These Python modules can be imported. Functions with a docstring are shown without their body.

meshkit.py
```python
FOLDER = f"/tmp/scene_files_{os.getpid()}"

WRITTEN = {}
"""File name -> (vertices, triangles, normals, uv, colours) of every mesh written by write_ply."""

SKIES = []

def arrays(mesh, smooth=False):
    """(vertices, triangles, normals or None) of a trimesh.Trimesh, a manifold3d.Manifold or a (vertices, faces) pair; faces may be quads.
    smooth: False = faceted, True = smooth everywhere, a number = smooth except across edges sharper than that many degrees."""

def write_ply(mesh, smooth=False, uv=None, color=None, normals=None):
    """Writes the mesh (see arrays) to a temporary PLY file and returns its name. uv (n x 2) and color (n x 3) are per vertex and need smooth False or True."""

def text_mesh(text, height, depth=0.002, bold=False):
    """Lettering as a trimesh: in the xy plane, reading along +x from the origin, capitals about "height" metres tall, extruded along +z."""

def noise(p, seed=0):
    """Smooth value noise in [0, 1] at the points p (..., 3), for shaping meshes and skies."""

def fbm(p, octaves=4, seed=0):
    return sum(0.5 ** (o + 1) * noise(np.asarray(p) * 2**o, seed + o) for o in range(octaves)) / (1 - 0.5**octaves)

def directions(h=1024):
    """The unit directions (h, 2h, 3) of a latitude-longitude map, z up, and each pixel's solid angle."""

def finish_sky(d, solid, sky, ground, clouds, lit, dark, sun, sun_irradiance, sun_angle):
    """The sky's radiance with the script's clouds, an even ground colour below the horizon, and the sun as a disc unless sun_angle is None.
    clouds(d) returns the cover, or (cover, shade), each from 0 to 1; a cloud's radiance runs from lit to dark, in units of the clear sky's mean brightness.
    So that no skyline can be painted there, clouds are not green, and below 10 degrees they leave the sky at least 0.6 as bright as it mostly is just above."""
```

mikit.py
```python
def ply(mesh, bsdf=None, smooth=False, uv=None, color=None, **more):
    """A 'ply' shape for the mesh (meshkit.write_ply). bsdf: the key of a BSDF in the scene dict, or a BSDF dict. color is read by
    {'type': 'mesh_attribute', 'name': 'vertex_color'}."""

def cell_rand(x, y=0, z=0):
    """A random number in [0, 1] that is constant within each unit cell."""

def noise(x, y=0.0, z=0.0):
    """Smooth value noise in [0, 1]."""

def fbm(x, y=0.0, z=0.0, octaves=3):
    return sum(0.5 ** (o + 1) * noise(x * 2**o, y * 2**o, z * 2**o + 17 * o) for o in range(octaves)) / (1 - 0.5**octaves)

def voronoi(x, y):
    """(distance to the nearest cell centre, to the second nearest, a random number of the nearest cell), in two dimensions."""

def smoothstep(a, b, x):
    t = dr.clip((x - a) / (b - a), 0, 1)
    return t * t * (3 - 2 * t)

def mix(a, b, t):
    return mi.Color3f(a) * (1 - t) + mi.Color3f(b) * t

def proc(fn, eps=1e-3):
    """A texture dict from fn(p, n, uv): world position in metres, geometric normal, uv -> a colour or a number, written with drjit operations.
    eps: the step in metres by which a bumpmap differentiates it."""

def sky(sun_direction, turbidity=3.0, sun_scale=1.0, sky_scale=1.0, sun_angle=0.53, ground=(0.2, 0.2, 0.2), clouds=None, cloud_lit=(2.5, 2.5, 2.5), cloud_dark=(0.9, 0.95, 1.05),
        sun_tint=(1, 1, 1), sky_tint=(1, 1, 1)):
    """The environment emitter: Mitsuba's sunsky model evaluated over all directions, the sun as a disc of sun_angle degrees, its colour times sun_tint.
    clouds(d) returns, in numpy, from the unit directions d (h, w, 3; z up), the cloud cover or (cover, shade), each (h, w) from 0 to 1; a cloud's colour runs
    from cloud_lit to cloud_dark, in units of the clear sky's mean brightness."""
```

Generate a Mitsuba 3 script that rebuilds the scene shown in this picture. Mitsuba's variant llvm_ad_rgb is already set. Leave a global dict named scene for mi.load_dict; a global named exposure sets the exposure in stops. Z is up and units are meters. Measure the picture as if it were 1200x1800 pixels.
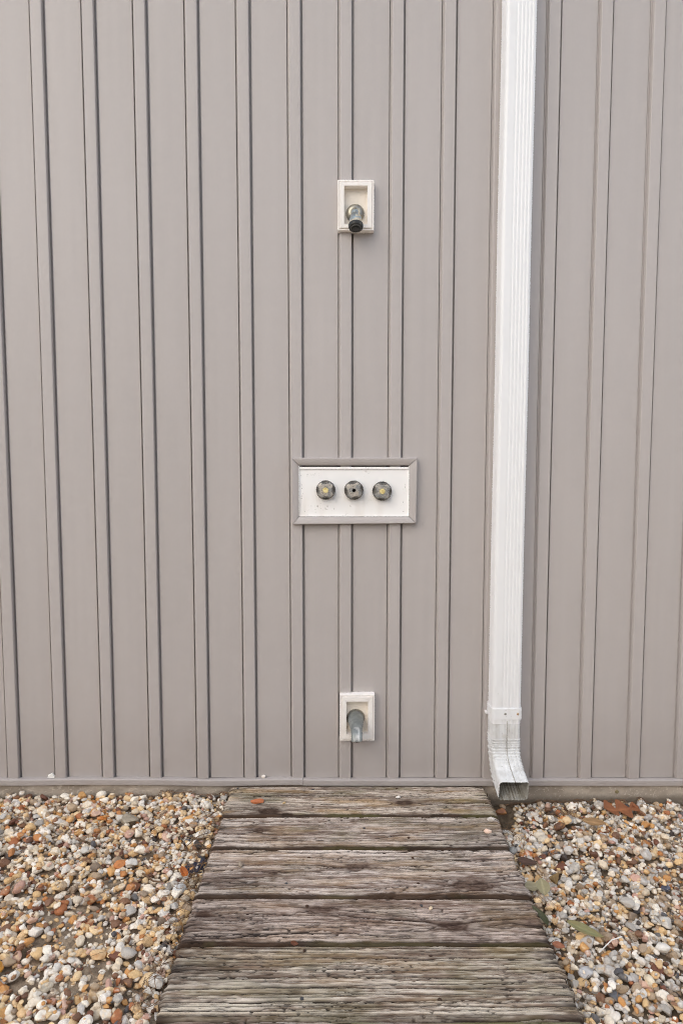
import math
import numpy as np
import trimesh
import manifold3d as m3
import drjit as dr
import mitsuba as mi
import mikit
import meshkit
from mikit import noise, fbm, smoothstep, mix

T = mi.ScalarTransform4f
rng = np.random.default_rng(7)

# ------------------------------------------------------------------ camera, sky, exposure
EYE = np.array([0.0, -2.483, 1.22])
PITCH = math.atan(1200 / 15440.0)
scene = {}
labels = {}
scene["camera"] = {
    "type": "perspective", "fov": 53.13, "fov_axis": "x", "near_clip": 0.02, "far_clip": 400.0,
    "to_world": T().look_at(origin=EYE.tolist(), target=(EYE + [0, math.cos(PITCH), -math.sin(PITCH)]).tolist(), up=[0, 0, 1]),
}
scene["sky"] = mikit.sky((-0.50, -0.78, 0.52), turbidity=3, sun_scale=0.26, sun_angle=48, clouds=lambda d: 1.0,
                         cloud_lit=(2.12, 2.3, 2.62), cloud_dark=(2.12, 2.3, 2.62), sun_tint=(0.91, 1.0, 1.22))
exposure = 2.46


# ------------------------------------------------------------------ materials
def S(r, g, b):
    c = np.array([r, g, b]) / 255.0
    return tuple(float(x) for x in np.where(c < 0.04045, c / 12.92, ((c + 0.055) / 1.055) ** 2.4))


def two(d):
    return {"type": "twosided", "bsdf": d}


def tex(fn, eps=1e-3):
    return mikit.proc(fn, eps)


def siding_col(p, n, uv):
    a = fbm(p.x * 1.7 + 3, p.z * 0.9, 2.0)
    b = noise(p.x * 55, p.z * 3.0, 1.0)
    c = noise(p.x * 500, p.z * 260, 5.0)
    dirt = smoothstep(0.35, 0.02, p.z) * (0.35 + 0.65 * fbm(p.x * 9, p.z * 14, 3.0))
    pan = mikit.cell_rand((p.x + 0.0095) / 0.1782, 3.0, 1.0)
    k = 0.925 + 0.09 * a + 0.035 * b + 0.03 * c + 0.022 * pan
    return mix(mi.Color3f(0.432, 0.401, 0.390) * k, mi.Color3f(0.31, 0.27, 0.25), 0.42 * dirt)


def siding_bump(p, n, uv):
    return 0.00020 * noise(p.x * 420, p.z * 300, p.y * 90) + 0.0011 * fbm(p.x * 9, p.z * 1.3, 1.0)


scene["mat_siding"] = two({"type": "bumpmap", "arbitrary": {**tex(siding_bump, 6e-4)}, "scale": 1.0,
                           "bsdf": {"type": "principled", "base_color": tex(siding_col), "roughness": 0.46, "specular": 0.45}})


def white_vinyl(p, n, uv):
    a = fbm(p.x * 30, p.z * 22, p.y * 30)
    d = smoothstep(0.55, 0.9, fbm(p.x * 70, p.z * 12, 4.0))
    return mix(mi.Color3f(0.85, 0.82, 0.79) * (0.97 + 0.05 * a), mi.Color3f(0.66, 0.57, 0.48), 0.25 * d)


scene["mat_white_vinyl"] = two({"type": "principled", "base_color": tex(white_vinyl), "roughness": 0.5, "specular": 0.4})


def cream_vinyl(p, n, uv):
    a = fbm(p.x * 60, p.z * 60, 1.0)
    d = smoothstep(0.5, 0.85, fbm(p.x * 90 + 3, p.z * 90, 8.0, octaves=4))
    low = smoothstep(0.30, 0.21, p.z)
    return mix(mi.Color3f(0.80, 0.74, 0.66) * (0.92 + 0.12 * a), mi.Color3f(0.34, 0.26, 0.16), d * (0.10 + 0.60 * low))


scene["mat_cream_vinyl"] = two({"type": "principled", "base_color": tex(cream_vinyl), "roughness": 0.6})


def valve_board(p, n, uv):
    a = fbm(p.x * 8, p.z * 8, 1.0)
    s = smoothstep(0.55, 0.95, fbm(p.x * 28, p.z * 5, 4.0)) * smoothstep(1.11, 1.05, p.z)
    sp = smoothstep(0.83, 0.9, noise(p.x * 260, p.z * 260, 2.0)) * smoothstep(0.56, 0.72, fbm(p.x * 18, p.z * 24, 9.0))
    c = mix(mi.Color3f(0.88, 0.875, 0.87) * (0.97 + 0.05 * a), mi.Color3f(0.58, 0.48, 0.39), 0.33 * s)
    return mix(c, mi.Color3f(0.25, 0.2, 0.16), 0.55 * sp)


scene["mat_valve_board"] = two({"type": "principled", "base_color": tex(valve_board), "roughness": 0.45})


def gutter_white(p, n, uv):
    a = fbm(p.x * 20, p.z * 6, p.y * 20)
    low = smoothstep(0.55, 0.1, p.z)
    d = smoothstep(0.45, 0.85, fbm(p.x * 60, p.z * 25, p.y * 60, octaves=4))
    sp = smoothstep(0.90, 0.94, noise(p.x * 170, p.z * 170, p.y * 170))
    c = mix(mi.Color3f(0.80, 0.81, 0.825) * (0.985 + 0.03 * a), mi.Color3f(0.50, 0.47, 0.41), d * (0.01 + 0.40 * low))
    return mix(c, mi.Color3f(0.12, 0.10, 0.08), sp * (0.05 + 0.45 * low))


scene["mat_gutter"] = two({"type": "principled", "base_color": tex(gutter_white), "roughness": 0.33, "specular": 0.5})


def elbow_col(p, n, uv):
    a = fbm(p.x * 40, p.z * 30, p.y * 30)
    d = smoothstep(0.42, 0.75, fbm(p.x * 70, p.z * 40, p.y * 40 + 3, octaves=4))
    st = smoothstep(0.55, 0.85, fbm(p.x * 150, p.z * 8, p.y * 8))
    c = mix(mi.Color3f(0.70, 0.71, 0.715) * (0.93 + 0.14 * a), mi.Color3f(0.40, 0.375, 0.33), 0.30 * d)
    c = mix(c, mi.Color3f(0.33, 0.29, 0.24), 0.20 * st)
    return mix(c, mi.Color3f(0.10, 0.085, 0.07), 0.6 * smoothstep(0.90, 0.93, noise(p.x * 160, p.z * 160, p.y * 160)))


scene["mat_elbow"] = two({"type": "principled", "base_color": tex(elbow_col), "roughness": 0.4, "specular": 0.4})


def gutter_inside(p, n, uv):
    d = fbm(p.x * 300, p.y * 14, p.z * 14, octaves=4)
    return mix(mi.Color3f(0.40, 0.39, 0.36), mi.Color3f(0.14, 0.12, 0.085), smoothstep(0.36, 0.75, d))


scene["mat_gutter_inside"] = two({"type": "principled", "base_color": tex(gutter_inside), "roughness": 0.6})


def zinc_col(p, n, uv):
    a = fbm(p.x * 90, p.z * 90, p.y * 90)
    b = smoothstep(0.60, 0.74, noise(p.x * 420, p.z * 420, p.y * 420))
    c = smoothstep(0.62, 0.80, noise(p.x * 230 + 9, p.z * 230, p.y * 230))
    k = mix(mi.Color3f(0.38, 0.345, 0.30), mi.Color3f(0.22, 0.225, 0.225), smoothstep(0.35, 0.68, a))
    worn = smoothstep(-0.0500, -0.0528, p.y)  # depth mask: worn front face, and scoop shade painted into the colour
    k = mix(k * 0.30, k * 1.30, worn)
    k = mix(k, mi.Color3f(0.07, 0.06, 0.055), 0.6 * b)
    return mix(k, mi.Color3f(0.58, 0.53, 0.46), 0.35 * c)


def zinc_bump(p, n, uv):
    return 0.0003 * noise(p.x * 420, p.z * 420, p.y * 420)


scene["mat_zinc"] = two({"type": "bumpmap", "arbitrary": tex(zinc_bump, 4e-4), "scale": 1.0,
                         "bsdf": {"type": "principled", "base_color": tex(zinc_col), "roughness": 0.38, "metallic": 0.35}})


def spout_col(p, n, uv):
    a = fbm(p.x * 60, p.z * 60, p.y * 60)
    worn = smoothstep(-0.104, -0.112, p.y) * smoothstep(0.25, 0.60, noise(p.x * 90 + 5, p.z * 40, p.y * 40)) * smoothstep(0.0125, 0.008, dr.abs(p.x - 0.0535))
    k = mix(mi.Color3f(0.27, 0.29, 0.285), mi.Color3f(0.20, 0.22, 0.22), smoothstep(0.3, 0.7, a))
    return mix(k, mi.Color3f(0.66, 0.65, 0.64), 0.75 * worn)


scene["mat_spout"] = two({"type": "principled", "base_color": tex(spout_col), "roughness": 0.42, "metallic": 0.45})


def showerhead_col(p, n, uv):
    a = fbm(p.x * 45 + 1, p.z * 45, p.y * 45)
    patch = smoothstep(0.0, 0.12, fbm(p.x * 60, p.z * 50, 2.0) - 0.5 + 9.0 * (p.x - 0.050) + 6.0 * (2.048 - p.z))
    k = mix(mi.Color3f(0.33, 0.40, 0.44), mi.Color3f(0.20, 0.22, 0.22), smoothstep(0.35, 0.7, a))
    return mix(k, mi.Color3f(0.56, 0.50, 0.38), patch)


scene["mat_showerhead"] = two({"type": "principled", "base_color": tex(showerhead_col), "roughness": 0.3, "metallic": 0.6})


def escutcheon_col(p, n, uv):
    a = fbm(p.x * 50, p.z * 50, p.y * 50)
    return mix(mi.Color3f(0.40, 0.37, 0.30), mi.Color3f(0.22, 0.22, 0.21), smoothstep(0.35, 0.65, a))


scene["mat_escutcheon"] = two({"type": "principled", "base_color": tex(escutcheon_col), "roughness": 0.33, "metallic": 0.7})
scene["mat_black_plastic"] = two({"type": "principled", "base_color": {"type": "rgb", "value": [0.030, 0.031, 0.030]}, "roughness": 0.3})
scene["mat_dull_ring"] = two({"type": "principled", "base_color": {"type": "rgb", "value": [0.14, 0.14, 0.135]}, "roughness": 0.4, "metallic": 0.3})
scene["mat_hole"] = two({"type": "diffuse", "reflectance": {"type": "rgb", "value": [0.008, 0.007, 0.006]}})


def cap_col(p, n, uv):
    a = fbm(p.x * 140, p.z * 140, 1.0)
    return mix(mi.Color3f(0.78, 0.68, 0.34), mi.Color3f(0.60, 0.46, 0.16), smoothstep(0.4, 0.8, a))


scene["mat_cap"] = two({"type": "principled", "base_color": tex(cap_col), "roughness": 0.45})


scene["mat_plug"] = two({"type": "principled", "base_color": {"type": "rgb", "value": [0.24, 0.20, 0.115]}, "roughness": 0.6})


def screw_col(p, n, uv):
    return mix(mi.Color3f(0.55, 0.42, 0.28), mi.Color3f(0.30, 0.14, 0.05), noise(p.x * 300, p.z * 300, p.y * 300))


scene["mat_screw"] = two({"type": "principled", "base_color": tex(screw_col), "roughness": 0.5, "metallic": 0.4})


def concrete_col(p, n, uv):
    a = fbm(p.x * 14, p.z * 22, 3.0, octaves=4)
    b = noise(p.x * 210, p.z * 210, 1.0)
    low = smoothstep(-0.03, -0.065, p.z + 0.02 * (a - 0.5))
    stain = smoothstep(0.5, 0.8, fbm(p.x * 6 + 5, p.z * 9, 2.0))
    c = mix(mi.Color3f(0.46, 0.40, 0.335), mi.Color3f(0.31, 0.26, 0.21), smoothstep(0.3, 0.7, a))
    c = mix(c, mi.Color3f(0.64, 0.58, 0.50), 0.5 * smoothstep(0.75, 0.9, b))
    c = mix(c, mi.Color3f(0.14, 0.09, 0.06), 0.55 * stain)
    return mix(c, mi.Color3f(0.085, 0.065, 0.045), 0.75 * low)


def concrete_bump(p, n, uv):
    return 0.003 * fbm(p.x * 120, p.z * 120, 2.0)


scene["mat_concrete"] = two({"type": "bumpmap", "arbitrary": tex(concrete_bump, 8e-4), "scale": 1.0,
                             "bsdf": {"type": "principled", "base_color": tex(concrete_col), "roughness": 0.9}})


def soil_col(p, n, uv):
    a = fbm(p.x * 60, p.y * 60, 1.0, octaves=4)
    b = noise(p.x * 420, p.y * 420, 1.0)
    d1, d2, r = mikit.voronoi(p.x * 42, p.y * 42)
    sand = mix(mi.Color3f(0.30, 0.235, 0.17), mi.Color3f(0.16, 0.12, 0.085), smoothstep(0.3, 0.7, a)) * (0.75 + 0.5 * b)
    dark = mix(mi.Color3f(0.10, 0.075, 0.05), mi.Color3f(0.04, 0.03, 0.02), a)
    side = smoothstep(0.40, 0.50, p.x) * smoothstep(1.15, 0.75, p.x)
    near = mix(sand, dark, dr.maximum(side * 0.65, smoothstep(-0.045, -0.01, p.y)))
    stones = mix(mi.Color3f(0.10, 0.08, 0.06), mix(mi.Color3f(0.55, 0.48, 0.38), mi.Color3f(0.40, 0.22, 0.09), smoothstep(0.6, 0.7, r)), smoothstep(0.0, 0.25, d2 - d1))
    far = smoothstep(1.55, 1.75, dr.maximum(dr.abs(p.x), -p.y))
    added_scrub = mix(mi.Color3f(0.16, 0.14, 0.09), mi.Color3f(0.06, 0.075, 0.035), fbm(p.x * 3, p.y * 3, 7.0, octaves=4))  # scrub tone for the added, unseen bank behind the camera
    return mix(mix(near, stones, far), added_scrub, smoothstep(-3.9, -4.6, p.y))


def soil_bump(p, n, uv):
    return 0.004 * fbm(p.x * 150, p.y * 150, 1.0)


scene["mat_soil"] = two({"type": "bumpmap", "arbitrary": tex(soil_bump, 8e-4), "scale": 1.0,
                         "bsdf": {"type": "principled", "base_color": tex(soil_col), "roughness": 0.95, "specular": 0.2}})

VC = {"type": "mesh_attribute", "name": "vertex_color"}
scene["mat_pebble"] = two({"type": "principled", "base_color": VC, "roughness": 0.55, "specular": 0.35})
scene["mat_wood"] = two({"type": "principled", "base_color": VC, "roughness": 0.85, "specular": 0.2})
scene["mat_leaf"] = two({"type": "principled", "base_color": VC, "roughness": 0.6, "specular": 0.3})
scene["mat_white_chip"] = two({"type": "principled", "base_color": {"type": "rgb", "value": [0.8, 0.79, 0.76]}, "roughness": 0.6})


def rust_col(p, n, uv):
    return mix(mi.Color3f(0.07, 0.032, 0.016), mi.Color3f(0.025, 0.018, 0.014), noise(p.x * 300, p.y * 300, 1.0))


scene["mat_rust"] = two({"type": "principled", "base_color": tex(rust_col), "roughness": 0.8})
scene["mat_grey_nail"] = two({"type": "principled", "base_color": {"type": "rgb", "value": [0.07, 0.07, 0.075]}, "roughness": 0.6, "metallic": 0.3})


def needle_col(p, n, uv):
    return mix(mi.Color3f(0.24, 0.14, 0.075), mi.Color3f(0.08, 0.045, 0.025), noise(p.x * 60, p.y * 60, 1.0))


scene["mat_needle"] = two({"type": "principled", "base_color": tex(needle_col), "roughness": 0.75})
scene["mat_scrap"] = two({"type": "principled", "base_color": {"type": "rgb", "value": [0.035, 0.035, 0.055]}, "roughness": 0.25})


# ------------------------------------------------------------------ helpers
def numbered(key):
    if key not in scene and not any(k.startswith(key + "__") for k in scene) and key not in labels:
        return key
    i = 1
    while True:
        k = f"{key}_{i:03d}"
        if k not in scene and k not in labels and not any(q.startswith(k + "__") for q in scene):
            return k
        i += 1


def tag(key, label=None, cat=None, group=None, kind=None):
    d = labels.setdefault(key, {})
    for a, b in (("label", label), ("category", cat), ("group", group), ("kind", kind)):
        if b:
            d[a] = b


def thing(name, label, cat, group=None):
    k = numbered(name)
    tag(k, label, cat, group)
    return k


def part(parent, name, mesh, mat, smooth=False, label=None, **kw):
    k = numbered(f"{parent}__{name}" if parent else name)
    scene[k] = mikit.ply(mesh, mat, smooth=smooth, **kw)
    if label:
        tag(k, label)
    return k


def box(x0, x1, y0, y1, z0, z1, bevel=0.0):
    if bevel <= 0:
        m = trimesh.creation.box(bounds=[[x0, y0, z0], [x1, y1, z1]])
        return m
    b = bevel
    pts = []
    for sx in (x0, x1):
        for sy in (y0, y1):
            for sz in (z0, z1):
                dx, dy, dz = (b if sx == x0 else -b), (b if sy == y0 else -b), (b if sz == z0 else -b)
                pts += [(sx + dx, sy + dy, sz), (sx + dx, sy, sz + dz), (sx, sy + dy, sz + dz)]
    return trimesh.convex.convex_hull(np.array(pts))


def to_man(m):
    return m3.Manifold(m3.Mesh(np.asarray(m.vertices, np.float32), np.asarray(m.faces, np.uint32)))


def from_man(m):
    q = m.to_mesh()
    return trimesh.Trimesh(q.vert_properties[:, :3], q.tri_verts, process=False)


def align(mesh, d, at):
    """Turns the mesh's +z to d and moves it to at."""
    d = np.asarray(d, float) / np.linalg.norm(d)
    mesh = mesh.copy()
    mesh.apply_transform(trimesh.geometry.align_vectors([0, 0, 1], d))
    mesh.apply_translation(at)
    return mesh


def lathe(profile, sections=48, d=(0, 0, 1), at=(0, 0, 0)):
    """profile: (radius, height) from bottom to top, closed at the axis."""
    return align(trimesh.creation.revolve(np.array(profile, float), sections=sections), d, at)


def rings(loops, close=False, cap=True):
    """Skins a list of closed loops (n, 3)."""
    L = np.array(loops)
    k, n = L.shape[:2]
    v = L.reshape(-1, 3)
    f = []
    for i in range(k if close else k - 1):
        a, b = i * n, ((i + 1) % k) * n
        j = np.arange(n)
        jn = (j + 1) % n
        f.append(np.stack([a + j, a + jn, b + jn], 1))
        f.append(np.stack([a + j, b + jn, b + j], 1))
    if cap and not close:
        c0, c1 = len(v), len(v) + 1
        v = np.vstack([v, L[0].mean(0), L[-1].mean(0)])
        j = np.arange(n)
        jn = (j + 1) % n
        f.append(np.stack([np.full(n, c0), jn, j], 1))
        f.append(np.stack([np.full(n, c1), (k - 1) * n + j, (k - 1) * n + jn], 1))
    m = trimesh.Trimesh(v, np.vstack(f), process=False)
    return m


def tube(points, radii, sides=6, cap=True):
    p = np.asarray(points, float)
    t = np.gradient(p, axis=0)
    t /= np.linalg.norm(t, axis=1, keepdims=True) + 1e-12
    a = np.cross(t, np.where(np.abs(t[:, 2:]) < 0.9, [0, 0, 1.0], [1.0, 0, 0]))
    a /= np.linalg.norm(a, axis=1, keepdims=True) + 1e-12
    b = np.cross(t, a)
    ang = np.arange(sides) * 2 * np.pi / sides
    r = np.broadcast_to(radii, (len(p),))
    loops = p[:, None] + r[:, None, None] * (np.cos(ang)[None, :, None] * a[:, None] + np.sin(ang)[None, :, None] * b[:, None])
    return rings(loops, cap=cap)


def grid_faces(ny, nx, off=0):
    i, j = np.meshgrid(np.arange(ny - 1), np.arange(nx - 1), indexing="ij")
    a = off + i * nx + j
    q = np.stack([a, a + 1, a + nx + 1, a + nx], -1).reshape(-1, 4)
    return np.vstack([q[:, [0, 1, 2]], q[:, [0, 2, 3]]])


def sstep(a, b, x):
    t = np.clip((x - a) / (b - a), 0, 1)
    return t * t * (3 - 2 * t)


def N(x, y=0.0, z=0.0, seed=0):
    x, y, z = np.broadcast_arrays(np.asarray(x, float), y, z)
    return meshkit.noise(np.stack([x, y, z], -1), seed)


def FB(x, y=0.0, z=0.0, octaves=4, seed=0):
    x, y, z = np.broadcast_arrays(np.asarray(x, float), y, z)
    return meshkit.fbm(np.stack([x, y, z], -1), octaves, seed)


def lerp(a, b, t):
    return np.asarray(a) * (1 - t[..., None]) + np.asarray(b) * t[..., None]


# ------------------------------------------------------------------ house wall
WALL = thing("house_wall", "taupe board and batten vinyl siding wall above a concrete footing", "wall")
BOT, TOP = 0.0255, 3.05
starts = [-0.0095 + i * 0.17775 for i in range(-10, 1)] + [0.1693, 0.3494, 0.5255, 0.7095, 0.8880, 1.0690] + [1.0690 + 0.179 * k for k in range(1, 6)]


def extrude_panel(prof, phase, wav=0.0008, z0=None, z1=None):
    """prof: closed outline (x, h), h outward; extruded up with a slight waviness."""
    prof = np.array(prof)
    zs = np.linspace(BOT if z0 is None else z0, TOP if z1 is None else z1, 34)
    loops = []
    for z in zs:
        w = wav * (FB(prof[:, 0] * 4 + phase, z * 2.2, 0.0, 2) - 0.5) * 2
        x = prof[:, 0] + 0.0006 * (N(z * 1.7, phase * 3.1) - 0.5)
        h = prof[:, 1] + np.where(prof[:, 1] > -0.012, w, 0)
        loops.append(np.stack([x, -h, np.full(len(x), z)], 1))
    return rings(loops)


for i in range(len(starts) - 1):
    L, nxt = starts[i], starts[i + 1]
    B = L + 0.0405
    batten = [(L - 0.0005, -0.016), (L - 0.0005, -0.006), (L + 0.0022, -0.0052), (L + 0.0030, 0.0035), (L + 0.0042, 0.0062), (L + 0.0048, 0.0075),
              (L + 0.0056, 0.0112), (L + 0.0072, 0.0124), (L + 0.0100, 0.0128), (L + 0.024, 0.0130), (B + 0.000, 0.0129), (B + 0.0030, 0.0124), (B + 0.0042, 0.0108),
              (B + 0.0044, 0.0020), (B + 0.0036, -0.0130), (B + 0.0110, -0.0135), (B + 0.0110, -0.016)]
    E0 = B + 0.0125
    board = [(B + 0.0112, -0.016), (B + 0.0113, -0.0050), (E0 - 0.0004, -0.0008), (E0 + 0.001, -0.0001), (E0 + 0.004, 0.0), (L + 0.08, 0.0004), (L + 0.1, 0.0005), (L + 0.13, 0.0004), (nxt - 0.005, 0.0), (nxt - 0.0032, -0.0008),
             (nxt - 0.0024, -0.006), (nxt - 0.0020, -0.016)]
    k = part(WALL, "siding_panel", extrude_panel(board, i * 1.37), "mat_siding", smooth=35)
    if abs(L + 0.0095) < 1e-6:
        # this batten is cut out behind the two mounting blocks
        bm = trimesh.util.concatenate([extrude_panel(batten, i * 2.11 + 5, 0.0005, a, b) for a, b in ((BOT, 0.1825), (0.3535, 2.0175), (2.1850, TOP))])
    else:
        bm = extrude_panel(batten, i * 2.11 + 5, 0.0005)
    part(k, "batten", bm, "mat_siding", smooth=35)

# sheathing behind the panels closes the grooves
part(WALL, "backing", box(-1.80, starts[-1], 0.0165, 0.14, -0.02, TOP), "mat_siding")


def trim_piece(x0, x1, wave, n=70):
    prof = [(-0.001, 0.0), (-0.001, 0.0248), (-0.0165, 0.0252), (-0.0195, 0.0244), (-0.0212, 0.0222), (-0.0216, 0.0190), (-0.0212, 0.0030), (-0.0200, 0.0008), (-0.018, 0.0)]
    loops = []
    for x in np.linspace(x0, x1, n):
        dz = wave(x)
        loops.append([(x, y, 0.0012 + z + dz) for y, z in prof])
    return rings(loops)


def wave_left(x):
    return 0.0026 * math.exp(-((x + 0.86) / 0.22) ** 2) - 0.0016 * math.exp(-((x + 0.50) / 0.13) ** 2) + 0.0028 * float(sstep(-0.36, -0.15, np.array(x))) + 0.0006 * math.sin(x * 17)


def wave_right(x):
    return 0.0018 * math.exp(-((x + 0.14) / 0.06) ** 2) - 0.0012 + 0.0005 * math.sin(x * 9 + 1)


part(WALL, "base_trim", trim_piece(-1.8, -0.1452, wave_left), "mat_siding", smooth=40, label="wavy left length of the taupe base trim")
part(WALL, "base_trim", trim_piece(-0.1440, starts[-1], wave_right), "mat_siding", smooth=40, label="right length of the taupe base trim")

# concrete footing
nx, nz = 420, 30
gx, gz = np.meshgrid(np.linspace(-1.85, starts[-1] + 0.05, nx), np.linspace(-0.22, 0.0014, nz))
gy = -0.0065 - 0.005 * (FB(gx * 30, gz * 30, 0, 4, 3) - 0.5)
fm = trimesh.Trimesh(np.stack([gx, gy, gz], -1).reshape(-1, 3), grid_faces(nz, nx), process=False)
fbx = box(-1.85, starts[-1] + 0.05, 0.0, 0.16, -0.22, 0.0005)
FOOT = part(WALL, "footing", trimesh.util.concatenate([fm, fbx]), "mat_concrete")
part(FOOT, "plug", lathe([(0, 0), (0.0068, 0), (0.0068, 0.002), (0.0055, 0.003), (0.0028, 0.003), (0.0026, -0.004), (0, -0.004)], 28, (0, -1, 0), (1.0333, -0.0085, -0.0261)), "mat_plug", smooth=40,
     label="round tan plastic plug in the concrete footing")

# ------------------------------------------------------------------ mounting blocks with shower head and spout
def mount_block(cx, cz, w, h, label, rw, rh, dz=0.0):
    t = thing("mounting_block", label, "mounting block")
    outer = to_man(box(cx - w / 2, cx + w / 2, -0.0330, -0.0005, cz - h / 2, cz + h / 2, 0.0016))
    inn = to_man(box(cx - w / 2 + 0.0075, cx + w / 2 - 0.0075, -0.0358, -0.02, cz - h / 2 + 0.0075, cz + h / 2 - 0.0075, 0.0012))
    groove = to_man(box(cx - w / 2 + 0.0050, cx + w / 2 - 0.0050, -0.04, -0.0295, cz - h / 2 + 0.0050, cz + h / 2 - 0.0050)) - to_man(
        box(cx - w / 2 + 0.0078, cx + w / 2 - 0.0078, -0.05, -0.02, cz - h / 2 + 0.0078, cz + h / 2 - 0.0078))
    hole = to_man(box(cx - rw / 2, cx + rw / 2, -0.1, 0.01, cz + dz - rh / 2, cz + dz + rh / 2))
    part(t, "frame", from_man((outer + inn) - groove - hole), "mat_white_vinyl", smooth=25)
    part(t, "back_plate", box(cx - rw / 2 - 0.002, cx + rw / 2 + 0.002, -0.0065, -0.0008, cz + dz - rh / 2 - 0.002, cz + dz + rh / 2 + 0.002), "mat_cream_vinyl")
    part(t, "ledge", box(cx - rw / 2 + 0.0004, cx + rw / 2 - 0.0004, -0.0085, -0.0066, cz + dz - rh / 2 + 0.0004, cz + dz - rh / 2 + rh * 0.31), "mat_cream_vinyl")
    return t


mount_block(0.0497, 2.1011, 0.127, 0.171, "upper white vinyl mounting block behind the shower head", 0.081, 0.130)
mount_block(0.0579, 0.2679, 0.1284, 0.175, "lower white vinyl mounting block behind the metal spout", 0.080, 0.124)

SH = thing("outdoor_shower", "worn metal shower head with black ribbed nozzle on upper white block", "shower head")
c = np.array([0.0478, -0.0085, 2.0800])
esc = [(0, -0.0), (0.0315, 0.0), (0.0322, 0.002), (0.0318, 0.006), (0.0295, 0.011), (0.0245, 0.0155), (0.0185, 0.018), (0.0150, 0.0185), (0.0125, 0.0170), (0.0, 0.0168)]
part(SH, "escutcheon", lathe(esc, 56, (0, -1, 0), c), "mat_escutcheon", smooth=45)
ap = [c + np.array([0, -y, z]) for y, z in ((0.012, 0), (0.024, 0.0005), (0.036, -0.0005), (0.046, -0.0050), (0.053, -0.0125), (0.057, -0.021))]
part(SH, "arm", tube(ap, 0.0098, 24), "mat_escutcheon", smooth=45)
hd = np.array([0.02, -0.40, -0.91])
hd /= np.linalg.norm(hd)
h0 = ap[-1] - hd * 0.012
body = [(0, 0), (0.0105, 0), (0.0130, 0.002), (0.0135, 0.008), (0.0125, 0.0105), (0.0125, 0.0125), (0.0150, 0.0145), (0.0175, 0.022), (0.0205, 0.034), (0.0228, 0.046), (0.0238, 0.0545), (0.0238, 0.0565), (0.0, 0.0565)]
part(SH, "body", lathe(body, 56, hd, h0), "mat_showerhead", smooth=40)
nrib = 44
ang = np.arange(nrib * 4) / (nrib * 4) * 2 * np.pi
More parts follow.
